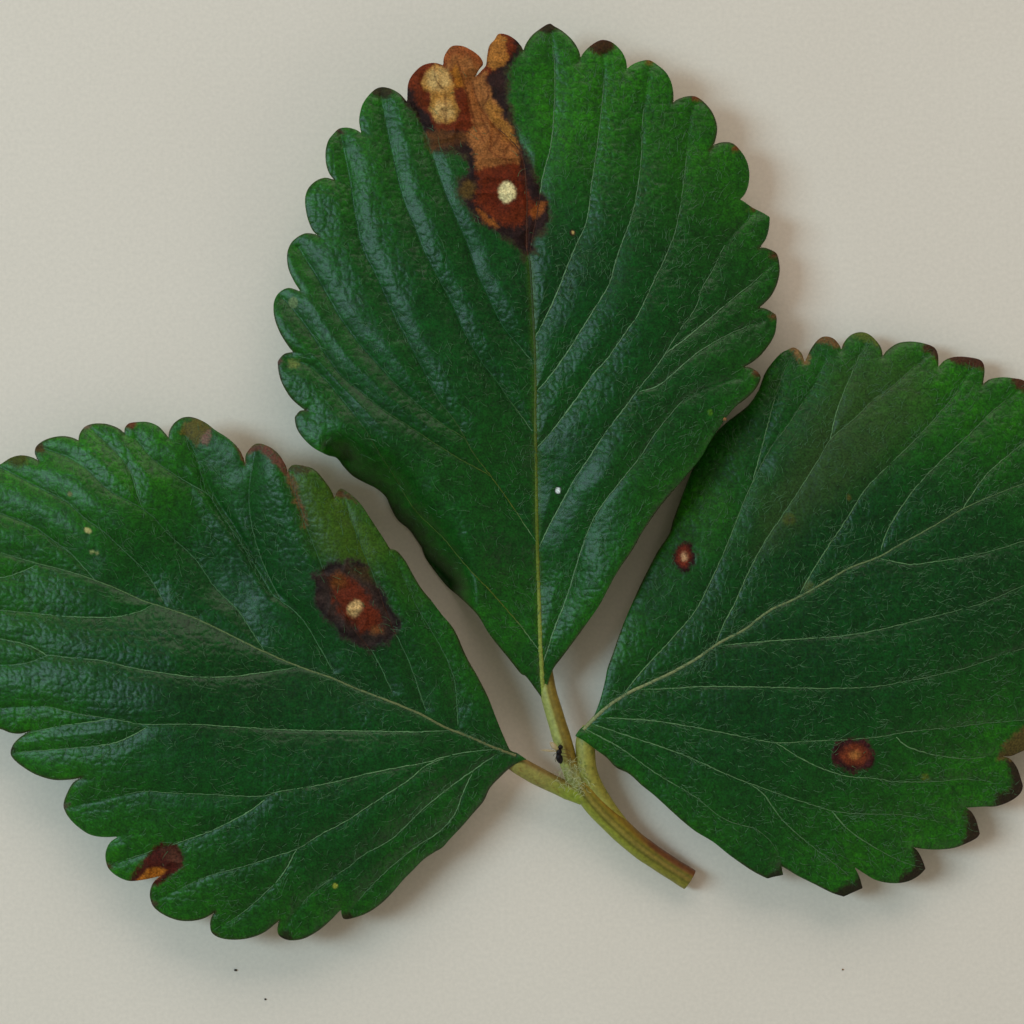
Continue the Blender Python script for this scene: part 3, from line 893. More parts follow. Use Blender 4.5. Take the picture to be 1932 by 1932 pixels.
def build_leaflet(s, col, dry, label, seed, vein_rgb, mid_rgb, mid_r, lat_r, nhair, hair_fn, vein_show):
    lf = add('leaflet', leaflet_mesh('leaflet', s, col, dry), M_LEAF, LEAFLET_EMPTY, label=label)
    # veins as separate sub-parts
    for n_, pl in enumerate(s.veins):
        # keep only what lies inside the blade
        xi = np.clip(((pl[:, 0] - s.u0) / s.h).astype(int), 0, s.nu - 2)
        yi = np.clip(((pl[:, 1] - s.v0) / s.h).astype(int), 0, s.nv - 2)
        ok = s.cin[yi, xi]
        pl = pl[ok]
        if len(pl) < 12:
            continue
        pl = pl[::3] if n_ else pl[::3]
        t = np.linspace(0, 1, len(pl))
        jit = vnoise(pl[:, 0] * 3 + n_ * 50, pl[:, 1] * 3, 9, seed + 90) - 0.5
        if n_ == 0:
            rad = (mid_r[0] * (1 - t) ** 1.3 + mid_r[1]) * (1 + 0.25 * jit)
            cc = mid_rgb(t, pl)
        else:
            sh = vein_show(n_)
            rad = lat_r * sh * (1.1 - 0.75 * t) * (1 + 0.7 * jit) * (0.6 + 0.4 * sstep(0.0, 0.12, t))
            cc = vein_rgb(t, pl)
        dk = dry[np.clip(((pl[:, 1] - s.v0) / s.h).astype(int), 0, s.nv - 1), np.clip(((pl[:, 0] - s.u0) / s.h).astype(int), 0, s.nu - 1)]
        cc = mix(cc, np.tile(C(58, 28, 14), (len(cc), 1)), sstep(0.4, 0.9, dk))
        rad = rad * (1 - 0.35 * sstep(0.4, 0.9, dk))
        g = np.gradient(pl, axis=0)
        g /= np.linalg.norm(g, axis=1)[:, None] + 1e-9
        wob = (vnoise(pl[:, 0] * 2, pl[:, 1] * 2 + n_ * 31, 11, seed + 95) - 0.5) * (1.6 if n_ else 1.0)
        pu, pv = pl[:, 0] - g[:, 1] * wob, pl[:, 1] + g[:, 0] * wob
        rmm = rad * K * 1000
        z = z_at(s, pu, pv) - (0.30 if n_ else 0.5) * rmm + 0.015 + (0.10 if n_ else 0.05) * (vnoise(pu, pv, 13, seed + 97) - 0.5)
        # taper the last stretch into the blade
        z = z - 0.10 * sstep(0.85, 1.0, t) - (0.02 * sstep(0.06, 0.0, t) if n_ else 0)
        V_, Q_, T_, tt, hh = tube(to_local(pu, pv, z), rad * K, 6)
        me = mesh_from('midrib' if n_ == 0 else 'lateral_vein', V_, Q_, T_)
        cv = np.vstack([np.repeat(cc, 6, axis=0), cc[:1], cc[-1:]])
        set_col(me, cv)
        add('midrib' if n_ == 0 else 'lateral_vein', me, M_VEIN, lf)
    # fine hairs
    r = np.random.default_rng(seed + 200)
    jj, ii = np.nonzero(s.used & (s.D > 5))
    wgt = hair_fn(s.U[jj, ii], s.V[jj, ii], s.VD[jj, ii], s.vid[s.VI[jj, ii]] == 0) * (1 - 0.8 * dry[jj, ii]) * (0.25 + 1.5 * vnoise(s.U[jj, ii], s.V[jj, ii], 45, seed + 33) ** 2)
    pick = r.choice(len(jj), nhair, replace=False, p=wgt / wgt.sum())
    ju, iu = jj[pick], ii[pick]
    roots = np.stack([s.U[ju, iu], s.V[ju, iu]], 1) + r.uniform(-1, 1, (nhair, 2))
    vd = s.vdir[s.VI[ju, iu]]
    ang = np.arctan2(vd[:, 1], vd[:, 0]) + r.normal(0, 0.5, nhair)
    lens = r.gamma(2.2, 4.0, nhair) + 5
    lens = np.minimum(lens, s.D[ju, iu] * 0.9)
    lifts = r.uniform(0.02, 0.14, nhair)
    Vh, Qh = ribbon_hairs(roots, np.stack([np.cos(ang), np.sin(ang)], 1), lens, lifts, s, 0.85, seed + 210)
    add('leaf_hair', mesh_from('leaf_hair', Vh, Qh), M_HAIR, lf, kind='stuff')
    return lf


STEP = 2.2

# --- terminal leaflet -------------------------------------------------------


def pleat_t(u, v):
    left = sstep(40, -60, u - 1010)
    a_ = 0.60 * left * sstep(1150, 700, v) + 0.34 * (1 - left)
    return a_ + 0.28 * left * sstep(700, 1150, v)


def extra_t(u, v, d):
    # lower left margin rolled steeply down
    w = sstep(600, 660, u) * sstep(905, 850, u) * sstep(800, 870, v) * sstep(1180, 1090, v)
    return -7.5 * w * np.exp(-(d / 42.0) ** 1.5)


sT = make_surface(OUT_TERM, V_TERM, Z_TERM, STEP, pleat_t, extra_t, 11)
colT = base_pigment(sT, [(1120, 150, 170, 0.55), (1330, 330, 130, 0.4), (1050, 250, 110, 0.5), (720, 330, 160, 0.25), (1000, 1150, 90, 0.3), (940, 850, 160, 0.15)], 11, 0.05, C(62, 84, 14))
dryT = np.zeros(sT.U.shape)
big = T('A', [(945, 590), (1000, 700), (1060, 800), (1090, 890), (1170, 905), (1280, 920), (1320, 1000), (1250, 1050), (1240, 1120), (1290, 1200), (1350, 1290), (1450, 1350),
              (1530, 1400), (1600, 1460), (1655, 1520), (1700, 1490), (1690, 1420), (1760, 1370), (1800, 1280), (1790, 1180), (1740, 1110), (1690, 960), (1625, 850), (1580, 700),
              (1550, 560), (1560, 420), (1600, 330), (1640, 290), (1640, 120), (1400, 100), (1000, 250), (880, 450)])
colT, dryT, sdb = paint(sT, colT, dryT, big, C(48, 34, 22), 8, 1, 10, 0.9)
colT, dryT, _ = paint(sT, colT, dryT, T('A', [(945, 590), (1010, 690), (1070, 780), (1110, 870), (1190, 870), (1310, 900), (1330, 1000), (1270, 1060), (1260, 1120), (1310, 1210), (1370, 1290), (1460, 1350), (1540, 1390), (1640, 1480), (1680, 1470), (1690, 1400), (1750, 1350), (1780, 1280), (1770, 1180), (1720, 1100), (1670, 960), (1610, 850), (1560, 700), (1520, 560), (1540, 420), (1600, 310), (1640, 120), (1400, 100), (1000, 250), (880, 450)]), PURPLE, 6, 31, 9, 0.95, rim=(C(24, 12, 13), 8, 0.85))
inner = T('A', [(960, 560), (1040, 680), (1080, 780), (1130, 800), (1280, 800), (1350, 830), (1340, 960), (1350, 1080), (1330, 1200), (1390, 1290), (1500, 1350), (1640, 1370), (1670, 1300),
                (1740, 1270), (1770, 1190), (1690, 1150), (1640, 1000), (1600, 880), (1520, 680), (1430, 600), (1420, 480), (1560, 380), (1620, 270), (1600, 100), (1300, 100), (900, 300), (880, 500)])
colT, dryT, _ = paint(sT, colT, dryT, inner, REDBR, 6, 2, 9, grow=-8)
colT, dryT, _ = paint(sT, colT, dryT, T('A', [(1050, 790), (1100, 890), (1200, 860), (1310, 830), (1300, 780), (1160, 770)]), C(92, 54, 22), 9, 21, 8, 0.6)
tanp = T('A', [(1160, 330), (1200, 270), (1300, 260), (1400, 350), (1350, 455), (1420, 410), (1440, 560), (1500, 650), (1560, 740), (1605, 870), (1610, 960), (1480, 970), (1365, 1000), (1345, 920), (1300, 790), (1345, 740),
               (1320, 620), (1290, 520), (1240, 420), (1180, 400)])
colT, dryT, _ = paint(sT, colT, dryT, tanp, C(126, 76, 38), 5, 3, 5, 0.95)
colT, dryT, _ = paint(sT, colT, dryT, T('A', [(1440, 590), (1500, 650), (1565, 760), (1600, 870), (1520, 830), (1450, 720), (1400, 620)]), C(138, 88, 34), 6, 4, 5, 0.8)
colT, dryT, _ = paint(sT, colT, dryT, T('A', [(1190, 420), (1240, 370), (1290, 480), (1290, 520), (1240, 520)]), ORANGE * 0.8, 4, 5, 4, 0.8)
colT, dryT, _ = paint(sT, colT, dryT, T('A', [(1165, 300), (1300, 240), (1410, 340), (1390, 400), (1300, 330), (1230, 330), (1180, 380)]), C(120, 58, 28), 6, 15, 5, 0.7)
colT, dryT, _ = paint(sT, colT, dryT, T('A', [(1425, 390), (1430, 280), (1490, 190), (1530, 220), (1545, 340), (1530, 385), (1470, 405)]), C(136, 84, 34), 3, 6, 4)
colT, dryT, _ = paint(sT, colT, dryT, T('A', [(1030, 490), (1060, 420), (1120, 370), (1200, 440), (1228, 500), (1220, 570), (1255, 650), (1245, 710), (1190, 735), (1110, 705), (1082, 640), (1092, 560), (1045, 530)]), C(142, 98, 44), 3, 7, 3, mottle=0.2)
colT, dryT, _ = paint(sT, colT, dryT, T('A', disc(1130, 470, 75, 65)), PALE, 9, 8, 5, 0.85, mottle=0.15)
colT, dryT, _ = paint(sT, colT, dryT, T('A', disc(1165, 655, 60, 60)), PALE, 9, 9, 5, 0.75, mottle=0.15)
colT, dryT, _ = paint(sT, colT, dryT, T('A', disc(1530, 1130, 130, 125)), C(74, 20, 6), 14, 10, 5, 0.55)
colT, dryT, _ = paint(sT, colT, dryT, T('A', disc(1540, 1130, 52, 62)), IVORY, 3.5, 11, 3, 1, 1, 0.1)
colT, dryT, _ = paint(sT, colT, dryT, T('A', [(1360, 1225), (1400, 1240), (1440, 1290), (1500, 1330), (1470, 1345), (1400, 1310)]), C(122, 66, 22), 4, 12, 4, 0.85)
colT, dryT, _ = paint(sT, colT, dryT, T('A', [(1680, 1250), (1730, 1190), (1785, 1190), (1760, 1250), (1700, 1300)]), C(120, 62, 22), 4, 13, 4, 0.8)
colT, dryT, _ = paint(sT, colT, dryT, T('A', disc(1310, 1110, 40, 55)), C(84, 62, 24), 6, 14, 5, 0.7)
colT = hollow_lines(sT, colT, [T('A', [(1240, 340), (1300, 540), (1350, 720), (1400, 830)]), T('A', [(1335, 490), (1370, 600), (1450, 730), (1600, 880)]),
                               T('A', [(1655, 1450), (1655, 1150), (1620, 900)]), T('A', [(1430, 880), (1480, 820), (1500, 760)]), T('A', [(1540, 960), (1520, 900), (1560, 850)]),
                               T('A', [(1440, 890), (1500, 930), (1590, 950)]), T('A', [(1400, 620), (1430, 560), (1420, 480)]), T('A', [(1160, 640), (1180, 720), (1175, 560)]),
                               T('A', [(1110, 380), (1120, 470), (1160, 520)]), T('A', [(1390, 700), (1440, 800), (1440, 880)])], C(70, 30, 12), 2.2, 0.7)
for (tl, u, v, r_, c_) in [('A', 805, 530, 62, C(40, 26, 20)), ('A', 1765, 155, 60, C(40, 22, 18)), ('B', 650, 258, 78, C(50, 14, 12)), ('A', 545, 775, 28, C(60, 30, 30)),
                           ('B', 1205, 575, 22, C(96, 40, 20)), ('B', 1440, 870, 28, C(90, 44, 20)), ('B', 1540, 1230, 24, C(80, 40, 24)), ('B', 1675, 1500, 24, C(70, 36, 20)),
                           ('D', 1670, 415, 24, C(80, 44, 28)), ('D', 1565, 750, 26, C(70, 40, 24)), ('B', 925, 365, 24, C(90, 60, 24)), ('C', 195, 680, 26, C(70, 46, 44)), ('C', 290, 690, 34, C(96, 104, 52))]:
    colT, dryT, _ = paint(sT, colT, dryT, T(tl, disc(u, v, r_, r_ * 0.75)), c_, 6, int(u), 6, 0.9)
for (u, v, r_, c_) in [(1080, 439, 5.5, C(30, 20, 10)), (1081, 438, 2.8, C(180, 150, 90)), (1052.5, 925, 6.5, C(6, 16, 10)), (1052.5, 925, 4.6, C(232, 232, 220)), (1340, 778, 5, C(54, 92, 16)), (553, 571, 9, C(80, 96, 60))]:
    colT, dryT, _ = paint(sT, colT, dryT, disc(u, v, r_, r_ * 1.2), c_, 1.3, int(v), 1.0, 1, 0.5, 0.05)


def hair_t(u, v, vd, mid):
    right = sstep(-60, 60, u - 1000)
    return 0.5 + 0.8 * right + 0.8 * np.exp(-vd / 10) * right + 0.4 * sstep(500, 900, v)


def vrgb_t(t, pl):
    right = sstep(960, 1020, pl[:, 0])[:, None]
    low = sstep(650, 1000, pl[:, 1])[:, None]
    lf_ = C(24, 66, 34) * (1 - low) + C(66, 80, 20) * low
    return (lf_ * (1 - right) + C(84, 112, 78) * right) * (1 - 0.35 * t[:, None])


def mrgb_t(t, pl):
    t = t[:, None]
    a_ = np.clip(t / 0.25, 0, 1)
    b_ = np.clip((t - 0.3) / 0.35, 0, 1)
    return (C(122, 130, 56) * (1 - a_) + C(72, 82, 16) * a_) * (1 - b_) + C(34, 50, 20) * b_


colT = wither(sT, colT, dryT)
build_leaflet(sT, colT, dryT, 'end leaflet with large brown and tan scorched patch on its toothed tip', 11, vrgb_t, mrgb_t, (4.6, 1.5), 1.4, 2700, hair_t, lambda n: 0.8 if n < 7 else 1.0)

# --- left leaflet -----------------------------------------------------------


def pleat_l(u, v):
    up = sstep(60, -80, (v - 1043) - 0.39 * u)
    return 0.42 * up + 0.26 * (1 - up)


def extra_l(u, v, d):
    # creased fold: the blade on one side stands over the crease
    pl = catmull(V_LEFT[4], 4.0)
    pl = pl[(pl[:, 1] > 840) & (pl[:, 1] < 1190)]
    g = np.gradient(pl, axis=0)
    best = np.full(u.shape, 1e9)
    sg = np.zeros(u.shape)
    tv = np.zeros(u.shape)
    for p, gg in zip(pl, g):
        dd = np.hypot(u - p[0], v - p[1])
        k = dd < best
        best[k] = dd[k]
        sg[k] = np.sign((u[k] - p[0]) * (-gg[1]) + (v[k] - p[1]) * gg[0])
        tv[k] = p[1]
    side = sg * np.sign(-g[len(g) // 2][1])      # +1 on the right-hand side of the crease
    x = best * side
    w = sstep(840, 930, tv) * sstep(1190, 1090, tv)
    return w * (0.38 * np.exp(-((x + 13) / 13.0) ** 2) * (x < 0) + 0.35 * (x >= 0) * np.exp(-(x / 7.0) ** 2) - 0.3 * np.exp(-((x - 6) / 6.0) ** 2))


def extra_r(u, v, d):
    return 0.0 * u


sL = make_surface(OUT_LEFT, V_LEFT, Z_LEFT, STEP, pleat_l, extra_l, 31)
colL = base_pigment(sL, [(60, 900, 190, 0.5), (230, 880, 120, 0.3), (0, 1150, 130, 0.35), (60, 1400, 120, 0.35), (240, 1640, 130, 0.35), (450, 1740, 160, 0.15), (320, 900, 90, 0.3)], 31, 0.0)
dryL = np.zeros(sL.U.shape)
colL, dryL, _ = paint(sL, colL, dryL, T('E', [(250, 330), (340, 320), (480, 430), (540, 460), (600, 480), (760, 680), (850, 830), (800, 900), (700, 960), (560, 930), (430, 850), (340, 640), (290, 470)]), OLIVE, 30, 41, 12, 0.55, 0.3)
colL, dryL, _ = paint(sL, colL, dryL, T('E', [(800, 830), (900, 850), (960, 940), (1080, 1130), (1020, 1180), (900, 1080), (780, 960)]), C(36, 70, 12), 16, 42, 8, 0.4, 0.1)
colL, dryL, _ = paint(sL, colL, dryL, T('E', [(400, 965), (470, 910), (560, 890), (680, 905), (745, 960), (785, 1050), (855, 1150), (910, 1240), (895, 1335), (825, 1385), (735, 1435), (680, 1395), (560, 1345), (480, 1255), (415, 1155), (395, 1050)]), C(46, 30, 28), 7, 43, 9, 0.95, rim=(C(22, 11, 13), 8, 0.8))
colL, dryL, _ = paint(sL, colL, dryL, T('E', [(505, 1000), (560, 975), (650, 1030), (720, 1110), (775, 1220), (765, 1290), (680, 1300), (600, 1240), (535, 1140)]), C(84, 30, 14), 8, 44, 8, grow=4)
colL, dryL, _ = paint(sL, colL, dryL, T('E', disc(545, 1010, 40, 45)), C(96, 52, 18), 9, 45, 5, 0.8)
colL, dryL, _ = paint(sL, colL, dryL, T('E', disc(770, 1300, 36, 30)), C(96, 56, 26), 7, 46, 5, 0.7)
colL, dryL, _ = paint(sL, colL, dryL, T('E', [(600, 930), (700, 930), (740, 1010), (690, 1020), (620, 980)]), C(60, 44, 16), 9, 47, 6, 0.6)
colL, dryL, _ = paint(sL, colL, dryL, T('E', disc(645, 1168, 40, 54, rot=0.5)), C(176, 138, 90), 5, 48, 3, mottle=0.12)
colL, dryL, _ = paint(sL, colL, dryL, T('G', [(760, 1335), (830, 1240), (880, 1150), (950, 1105), (1040, 1105), (1085, 1190), (1080, 1255), (1000, 1305), (930, 1350), (850, 1360)]), C(58, 18, 12), 4, 49, 5)
colL, dryL, _ = paint(sL, colL, dryL, T('G', [(940, 1140), (1030, 1120), (1075, 1200), (1060, 1240), (1000, 1200)]), C(72, 42, 30), 7, 50, 5, 0.7)
colL, dryL, _ = paint(sL, colL, dryL, T('G', [(805, 1325), (870, 1260), (930, 1245), (985, 1262), (940, 1312), (880, 1340)]), C(136, 76, 18), 3, 51, 3)
colL, dryL, _ = paint(sL, colL, dryL, T('F', [(1055, 130), (1085, 75), (1150, 50), (1245, 105), (1215, 140), (1195, 190), (1170, 225), (1110, 165)]), C(76, 62, 20), 4, 52, 5, 0.85, 0.6)
colL, dryL, _ = paint(sL, colL, dryL, T('F', [(1180, 190), (1205, 130), (1240, 115), (1245, 160), (1220, 210)]), C(104, 66, 64), 4, 53, 4, 0.7, 0.7)
colL, dryL, _ = paint(sL, colL, dryL, T('F', [(1380, 215), (1420, 230), (1450, 290), (1440, 320), (1405, 260)]), C(84, 36, 24), 4, 54, 4, 0.8, 0.6)
colL, dryL, _ = paint(sL, colL, dryL, T('E', [(10, 230), (60, 195), (120, 205), (200, 265), (245, 330), (250, 390), (215, 360), (160, 300), (90, 235), (40, 240), (10, 280)]), C(84, 40, 34), 4, 55, 4, 0.85, 0.7)
colL, dryL, _ = paint(sL, colL, dryL, T('E', [(235, 370), (290, 400), (310, 470), (345, 600), (370, 680), (330, 680), (290, 560), (250, 460)]), C(92, 50, 32), 6, 56, 7, 0.75, 0.6)
colL, dryL, _ = paint(sL, colL, dryL, T('E', [(250, 340), (330, 325), (400, 350), (360, 375), (280, 385)]), C(50, 26, 16), 5, 57, 5, 0.7, 0.6)
colL, dryL, _ = paint(sL, colL, dryL, T('E', [(525, 500), (560, 462), (640, 520), (660, 560), (600, 520)]), C(64, 30, 20), 4, 58, 4, 0.8, 0.6)
for (tl, u, v, r_, c_) in [('G', 72, 560, 26, C(34, 24, 20)), ('G', 378, 890, 26, C(70, 54, 48)), ('G', 636, 1235, 24, C(70, 34, 28)), ('G', 900, 1465, 22, C(60, 40, 34)), ('G', 1262, 1645, 30, C(44, 26, 18)),
                           ('G', 1680, 1660, 40, C(30, 18, 14)), ('H', 592, 1535, 34, C(34, 18, 12)), ('F', 230, 225, 34, C(56, 34, 20)), ('F', 770, 82, 32, C(80, 32, 24)), ('F', 510, 98, 20, C(96, 74, 64)), ('F', 100, 285, 70, C(56, 56, 20))]:
    colL, dryL, _ = paint(sL, colL, dryL, T(tl, disc(u, v, r_, r_ * 0.8)), c_, 5, int(u) + 3, 5, 0.85)
for (tl, u, v, r_, c_) in [('F', 518, 712, 19, C(150, 140, 90)), ('F', 540, 838, 15, C(110, 116, 66)), ('F', 572, 846, 12, C(110, 110, 66)), ('H', 528, 1357, 15, C(140, 140, 50)), ('F', 410, 495, 14, C(90, 84, 50))]:
    colL, dryL, _ = paint(sL, colL, dryL, T(tl, disc(u, v, r_, r_ * 0.9)), c_, 1.5, int(u), 2.0, 0.9, 0.5)


def hair_l(u, v, vd, mid):
    return 0.7 + 1.5 * np.exp(-vd / 7) + 5.0 * np.exp(-vd / 8) * mid * sstep(400, 800, u)


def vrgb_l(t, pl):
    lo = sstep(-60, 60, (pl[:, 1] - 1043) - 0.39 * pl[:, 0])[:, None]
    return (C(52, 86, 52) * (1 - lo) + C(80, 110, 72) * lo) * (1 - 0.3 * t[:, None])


def mrgb_l(t, pl):
    t = t[:, None]
    return C(92, 90, 56) * (1 - t) + C(52, 88, 50) * t


colL = wither(sL, colL, dryL)
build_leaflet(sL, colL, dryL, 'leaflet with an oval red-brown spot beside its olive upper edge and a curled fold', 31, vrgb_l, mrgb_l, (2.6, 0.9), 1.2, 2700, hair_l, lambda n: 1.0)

# --- right leaflet ----------------------------------------------------------


def pleat_r(u, v):
    return 0.20 + 0.0 * u


sR = make_surface(OUT_RIGHT, V_RIGHT, Z_RIGHT, STEP, pleat_r, extra_r, 51)
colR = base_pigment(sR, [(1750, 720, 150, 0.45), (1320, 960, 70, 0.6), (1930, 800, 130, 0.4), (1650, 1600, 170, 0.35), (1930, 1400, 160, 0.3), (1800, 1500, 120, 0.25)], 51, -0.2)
dryR = np.zeros(sR.U.shape)
colR, dryR, _ = paint(sR, colR, dryR, [(1580, 700), (1680, 660), (1760, 700), (1740, 800), (1640, 900), (1500, 1000), (1430, 1040), (1440, 940), (1520, 820)], C(44, 60, 26), 45, 90, 14, 0.5, 0.15)
for (u, v, ru, rv, cs) in [(1289.5, 1049.5, 22, 29, (C(40, 14, 14), C(96, 34, 20), C(200, 150, 110))), (1612.5, 1424.5, 42, 32, (C(48, 16, 18), C(92, 38, 18), C(140, 84, 40)))]:
    colR, dryR, _ = paint(sR, colR, dryR, disc(u, v, ru, rv), cs[0], 4, int(u), 7, rim=(C(24, 10, 12), 5, 0.8))
    colR, dryR, _ = paint(sR, colR, dryR, disc(u, v, ru * 0.66, rv * 0.7), cs[1], 6, int(u) + 1, 3, 0.9)
    colR, dryR, _ = paint(sR, colR, dryR, disc(u + 1, v, ru * 0.25, rv * 0.25), cs[2], 5, int(u) + 2, 2, 0.9)
for (tl, pts, c_) in [('Q', [(1830, 830), (1880, 870), (1925, 960), (1935, 1040), (1860, 1110), (1770, 1140), (1790, 1080), (1860, 1040), (1870, 960)], C(34, 14, 14)),
                      ('Q', [(1600, 1150), (1650, 1190), (1690, 1290), (1620, 1350), (1590, 1340), (1610, 1270)], C(36, 16, 14)),
                      ('Q', [(1300, 1390), (1345, 1440), (1370, 1500), (1290, 1570), (1200, 1600), (1230, 1540), (1290, 1490)], C(30, 14, 12)),
                      ('Q', [(960, 1530), (1000, 1620), (870, 1680), (830, 1650), (880, 1600), (940, 1590)], C(28, 16, 12)),
                      ('Q', [(480, 1500), (530, 1540), (480, 1560), (440, 1545)], C(28, 26, 14)),
                      ('Q', [(1840, 760), (1940, 660), (1950, 790), (1860, 840), (1800, 840)], C(70, 54, 24)),
                      ('R', [(1370, 345), (1440, 350), (1440, 430), (1405, 400), (1360, 365)], C(50, 20, 14)),
                      ('R', [(1500, 405), (1620, 400), (1720, 440), (1690, 480), (1620, 450), (1530, 430)], C(54, 16, 14)),
                      ('R', [(1880, 530), (1960, 550), (1960, 620), (1910, 580)], C(60, 22, 16)),
                      ('R', [(540, 355), (600, 350), (650, 430), (610, 420), (570, 380)], C(104, 74, 44)),
                      ('R', [(710, 300), (780, 285), (850, 350), (790, 330)], C(84, 56, 30)),
                      ('R', [(930, 275), (1010, 265), (1060, 320), (990, 300)], C(66, 74, 24))]:
    colR, dryR, _ = paint(sR, colR, dryR, T(tl, pts), c_, 6, len(pts) * 7 + int(pts[0][0]), 7, 0.92, 0.7, grow=5)
for (u, v, r_, c_) in [(1489, 980, 7, C(36, 24, 8)), (1489, 980, 12, C(50, 60, 16)), (1526, 1108, 12, C(60, 72, 34)), (1745, 1466, 7, C(80, 84, 20)), (1602, 940, 5, C(70, 64, 24))]:
    colR, dryR, _ = paint(sR, colR, dryR, disc(u, v, r_), c_, 3, int(v), 2.5, 0.7, 0.5)


def hair_r(u, v, vd, mid):
    return 0.8 + 1.6 * np.exp(-vd / 7) + 7.0 * np.exp(-vd / 8) * mid * sstep(1800, 1400, u)


def vrgb_r(t, pl):
    return C(76, 104, 66) * (1 - 0.35 * t[:, None])


def mrgb_r(t, pl):
    t = t[:, None]
    return C(106, 108, 72) * (1 - t) + C(50, 80, 42) * t


colR = wither(sR, colR, dryR)
build_leaflet(sR, colR, dryR, 'dark flat leaflet with two small brown spots and blackened tooth tips', 51, vrgb_r, mrgb_r, (3.6, 1.0), 1.25, 4200, hair_r, lambda n: 1.0)

# --- stalks -----------------------------------------------------------------


def groove(th):
    # two furrows along the top
    r_ = 1.0 + 0 * th
    for a_ in (np.pi * 0.40, np.pi * 0.60):
        r_ = r_ - 0.13 * np.exp(-((th - a_) / 0.13) ** 2)
    return r_


def stalk(name, path, radii, colour, seg=40, profile=groove, **props):
    """path: (u, v, z in mm); radii in frame pixels"""
    P = np.array([(p[0], p[1]) for p in path], float)
    fine = catmull([(p[0], p[1], False) for p in path], 2.0)
    d0 = np.concatenate([[0], np.cumsum(np.hypot(*np.diff(P, axis=0).T))])
    d1 = np.concatenate([[0], np.cumsum(np.hypot(*np.diff(fine, axis=0).T))])
    t = d1 / d1[-1]
    z = np.interp(t, d0 / d0[-1], [1.15 + (p[2] - 1.15) * 0.52 for p in path])
    z = np.convolve(np.pad(z, 8, mode='edge'), np.ones(17) / 17, 'valid')
    rad = np.interp(t, d0 / d0[-1], radii) * (1 + 0.05 * (vnoise(fine[:, 0], fine[:, 1], 20, 77) - 0.5))
    V_, Q_, T_, tt, hh = tube(to_local(fine[:, 0], fine[:, 1], z), rad * K, seg, profile)
    me = mesh_from(name, V_, Q_, T_)
    n = len(fine)
    uu = np.concatenate([np.repeat(fine[:, 0], seg), [fine[0, 0], fine[-1, 0]]])
    vv = np.concatenate([np.repeat(fine[:, 1], seg), [fine[0, 1], fine[-1, 1]]])
    set_col(me, colour(tt, hh, uu, vv))
    fl = np.ones(len(me.polygons), bool)
    fl[len(Q_):] = False
    me.polygons.foreach_set('use_smooth', fl)
    return add(name, me, M_STEM, LEAFLET_EMPTY, **props)


def S(u, v, z):
    return (927.7 + u * 0.2401, 1237.0 + v * 0.2401, z)


def col_petiole(t, th, u, v):
    # theta 0 = right-hand side looking along the stalk from the junction (lower left in the picture is pi... see side vector)
    x = np.cos(th)
    lime, ol, brown = C(112, 114, 34), C(112, 98, 36), C(84, 46, 16)
    c_ = mix(np.tile(lime, (len(t), 1)), np.tile(ol, (len(t), 1)), sstep(0.55, 0.2, x))
    c_ = mix(c_, np.tile(C(112, 94, 18), (len(t), 1)), sstep(-0.2, -0.45, x))
    end = sstep(0.35, 0.95, t)
    c_ = mix(c_, np.tile(brown, (len(t), 1)), np.clip(sstep(-0.3, -0.75, x) * (0.35 + end) + 0.4 * end, 0, 1))
    for a_ in (0.40, 0.60):
        c_ = mix(c_, np.tile(C(74, 70, 14), (len(t), 1)), 0.8 * np.exp(-((th / np.pi - a_) / 0.05) ** 2))
    n_ = fbm(u + 60 * th, v, 14, 88)
    return c_ * (1 + 0.35 * n_[:, None])


PET_R = 21.5
stalk('petiole', [S(690, 1010, 4.5), S(740, 1080, 4.2), S(830, 1190, 3.7), S(970, 1330, 3.0), S(1150, 1490, 2.2), S(1350, 1630, 1.5), S(1555, 1760, 1.15)],
      [17, 20.5, 21.5, 21.5, 21, 20.5, 20.5], col_petiole, label='short grooved green stalk, browner toward its cut end')


def col_left(t, th, u, v):
    x = np.cos(th)
    c_ = mix(np.tile(C(114, 106, 50), (len(t), 1)), np.tile(C(110, 120, 34), (len(t), 1)), sstep(0.45, 0.9, t))
    c_ = mix(c_, np.tile(C(96, 66, 30), (len(t), 1)), 0.7 * sstep(-0.3, -0.8, x))
    n_ = fbm(u * 1.5 + 40 * th, v * 1.5, 9, 99)
    c_ = mix(c_, np.tile(C(88, 62, 22), (len(t), 1)), np.clip(sstep(0.1, 0.28, n_) * 0.7, 0, 1))
    return c_ * (1 + 0.3 * n_[:, None])


stalk('petiolule', [S(120, 800, 5.5), S(210, 860, 5.2), S(340, 935, 4.8), S(480, 1005, 4.5), S(600, 1060, 4.2), S(720, 1120, 3.9)], [15, 17, 17.5, 16.5, 17.5, 14], col_left, profile=None)


def col_term(t, th, u, v):
    x = np.cos(th)
    pale, brown = C(126, 126, 66), C(102, 84, 28)
    c_ = mix(np.tile(pale, (len(t), 1)), np.tile(brown, (len(t), 1)), sstep(-0.06, 0.06, x))
    c_ = mix(c_, np.tile(C(124, 124, 70), (len(t), 1)), sstep(0.22, 0.08, t))
    c_ = mix(c_, np.tile(C(84, 66, 10), (len(t), 1)), 0.7 * np.exp(-((x - 0.08) / 0.1) ** 2) * sstep(0.1, 0.3, t))
    n_ = fbm(u + 40 * th, v, 10, 97)
    return c_ * (1 + 0.3 * n_[:, None])


def prof_term(th):
    return 1.0 - 0.16 * np.exp(-((th - np.pi * 0.47) / 0.16) ** 2)


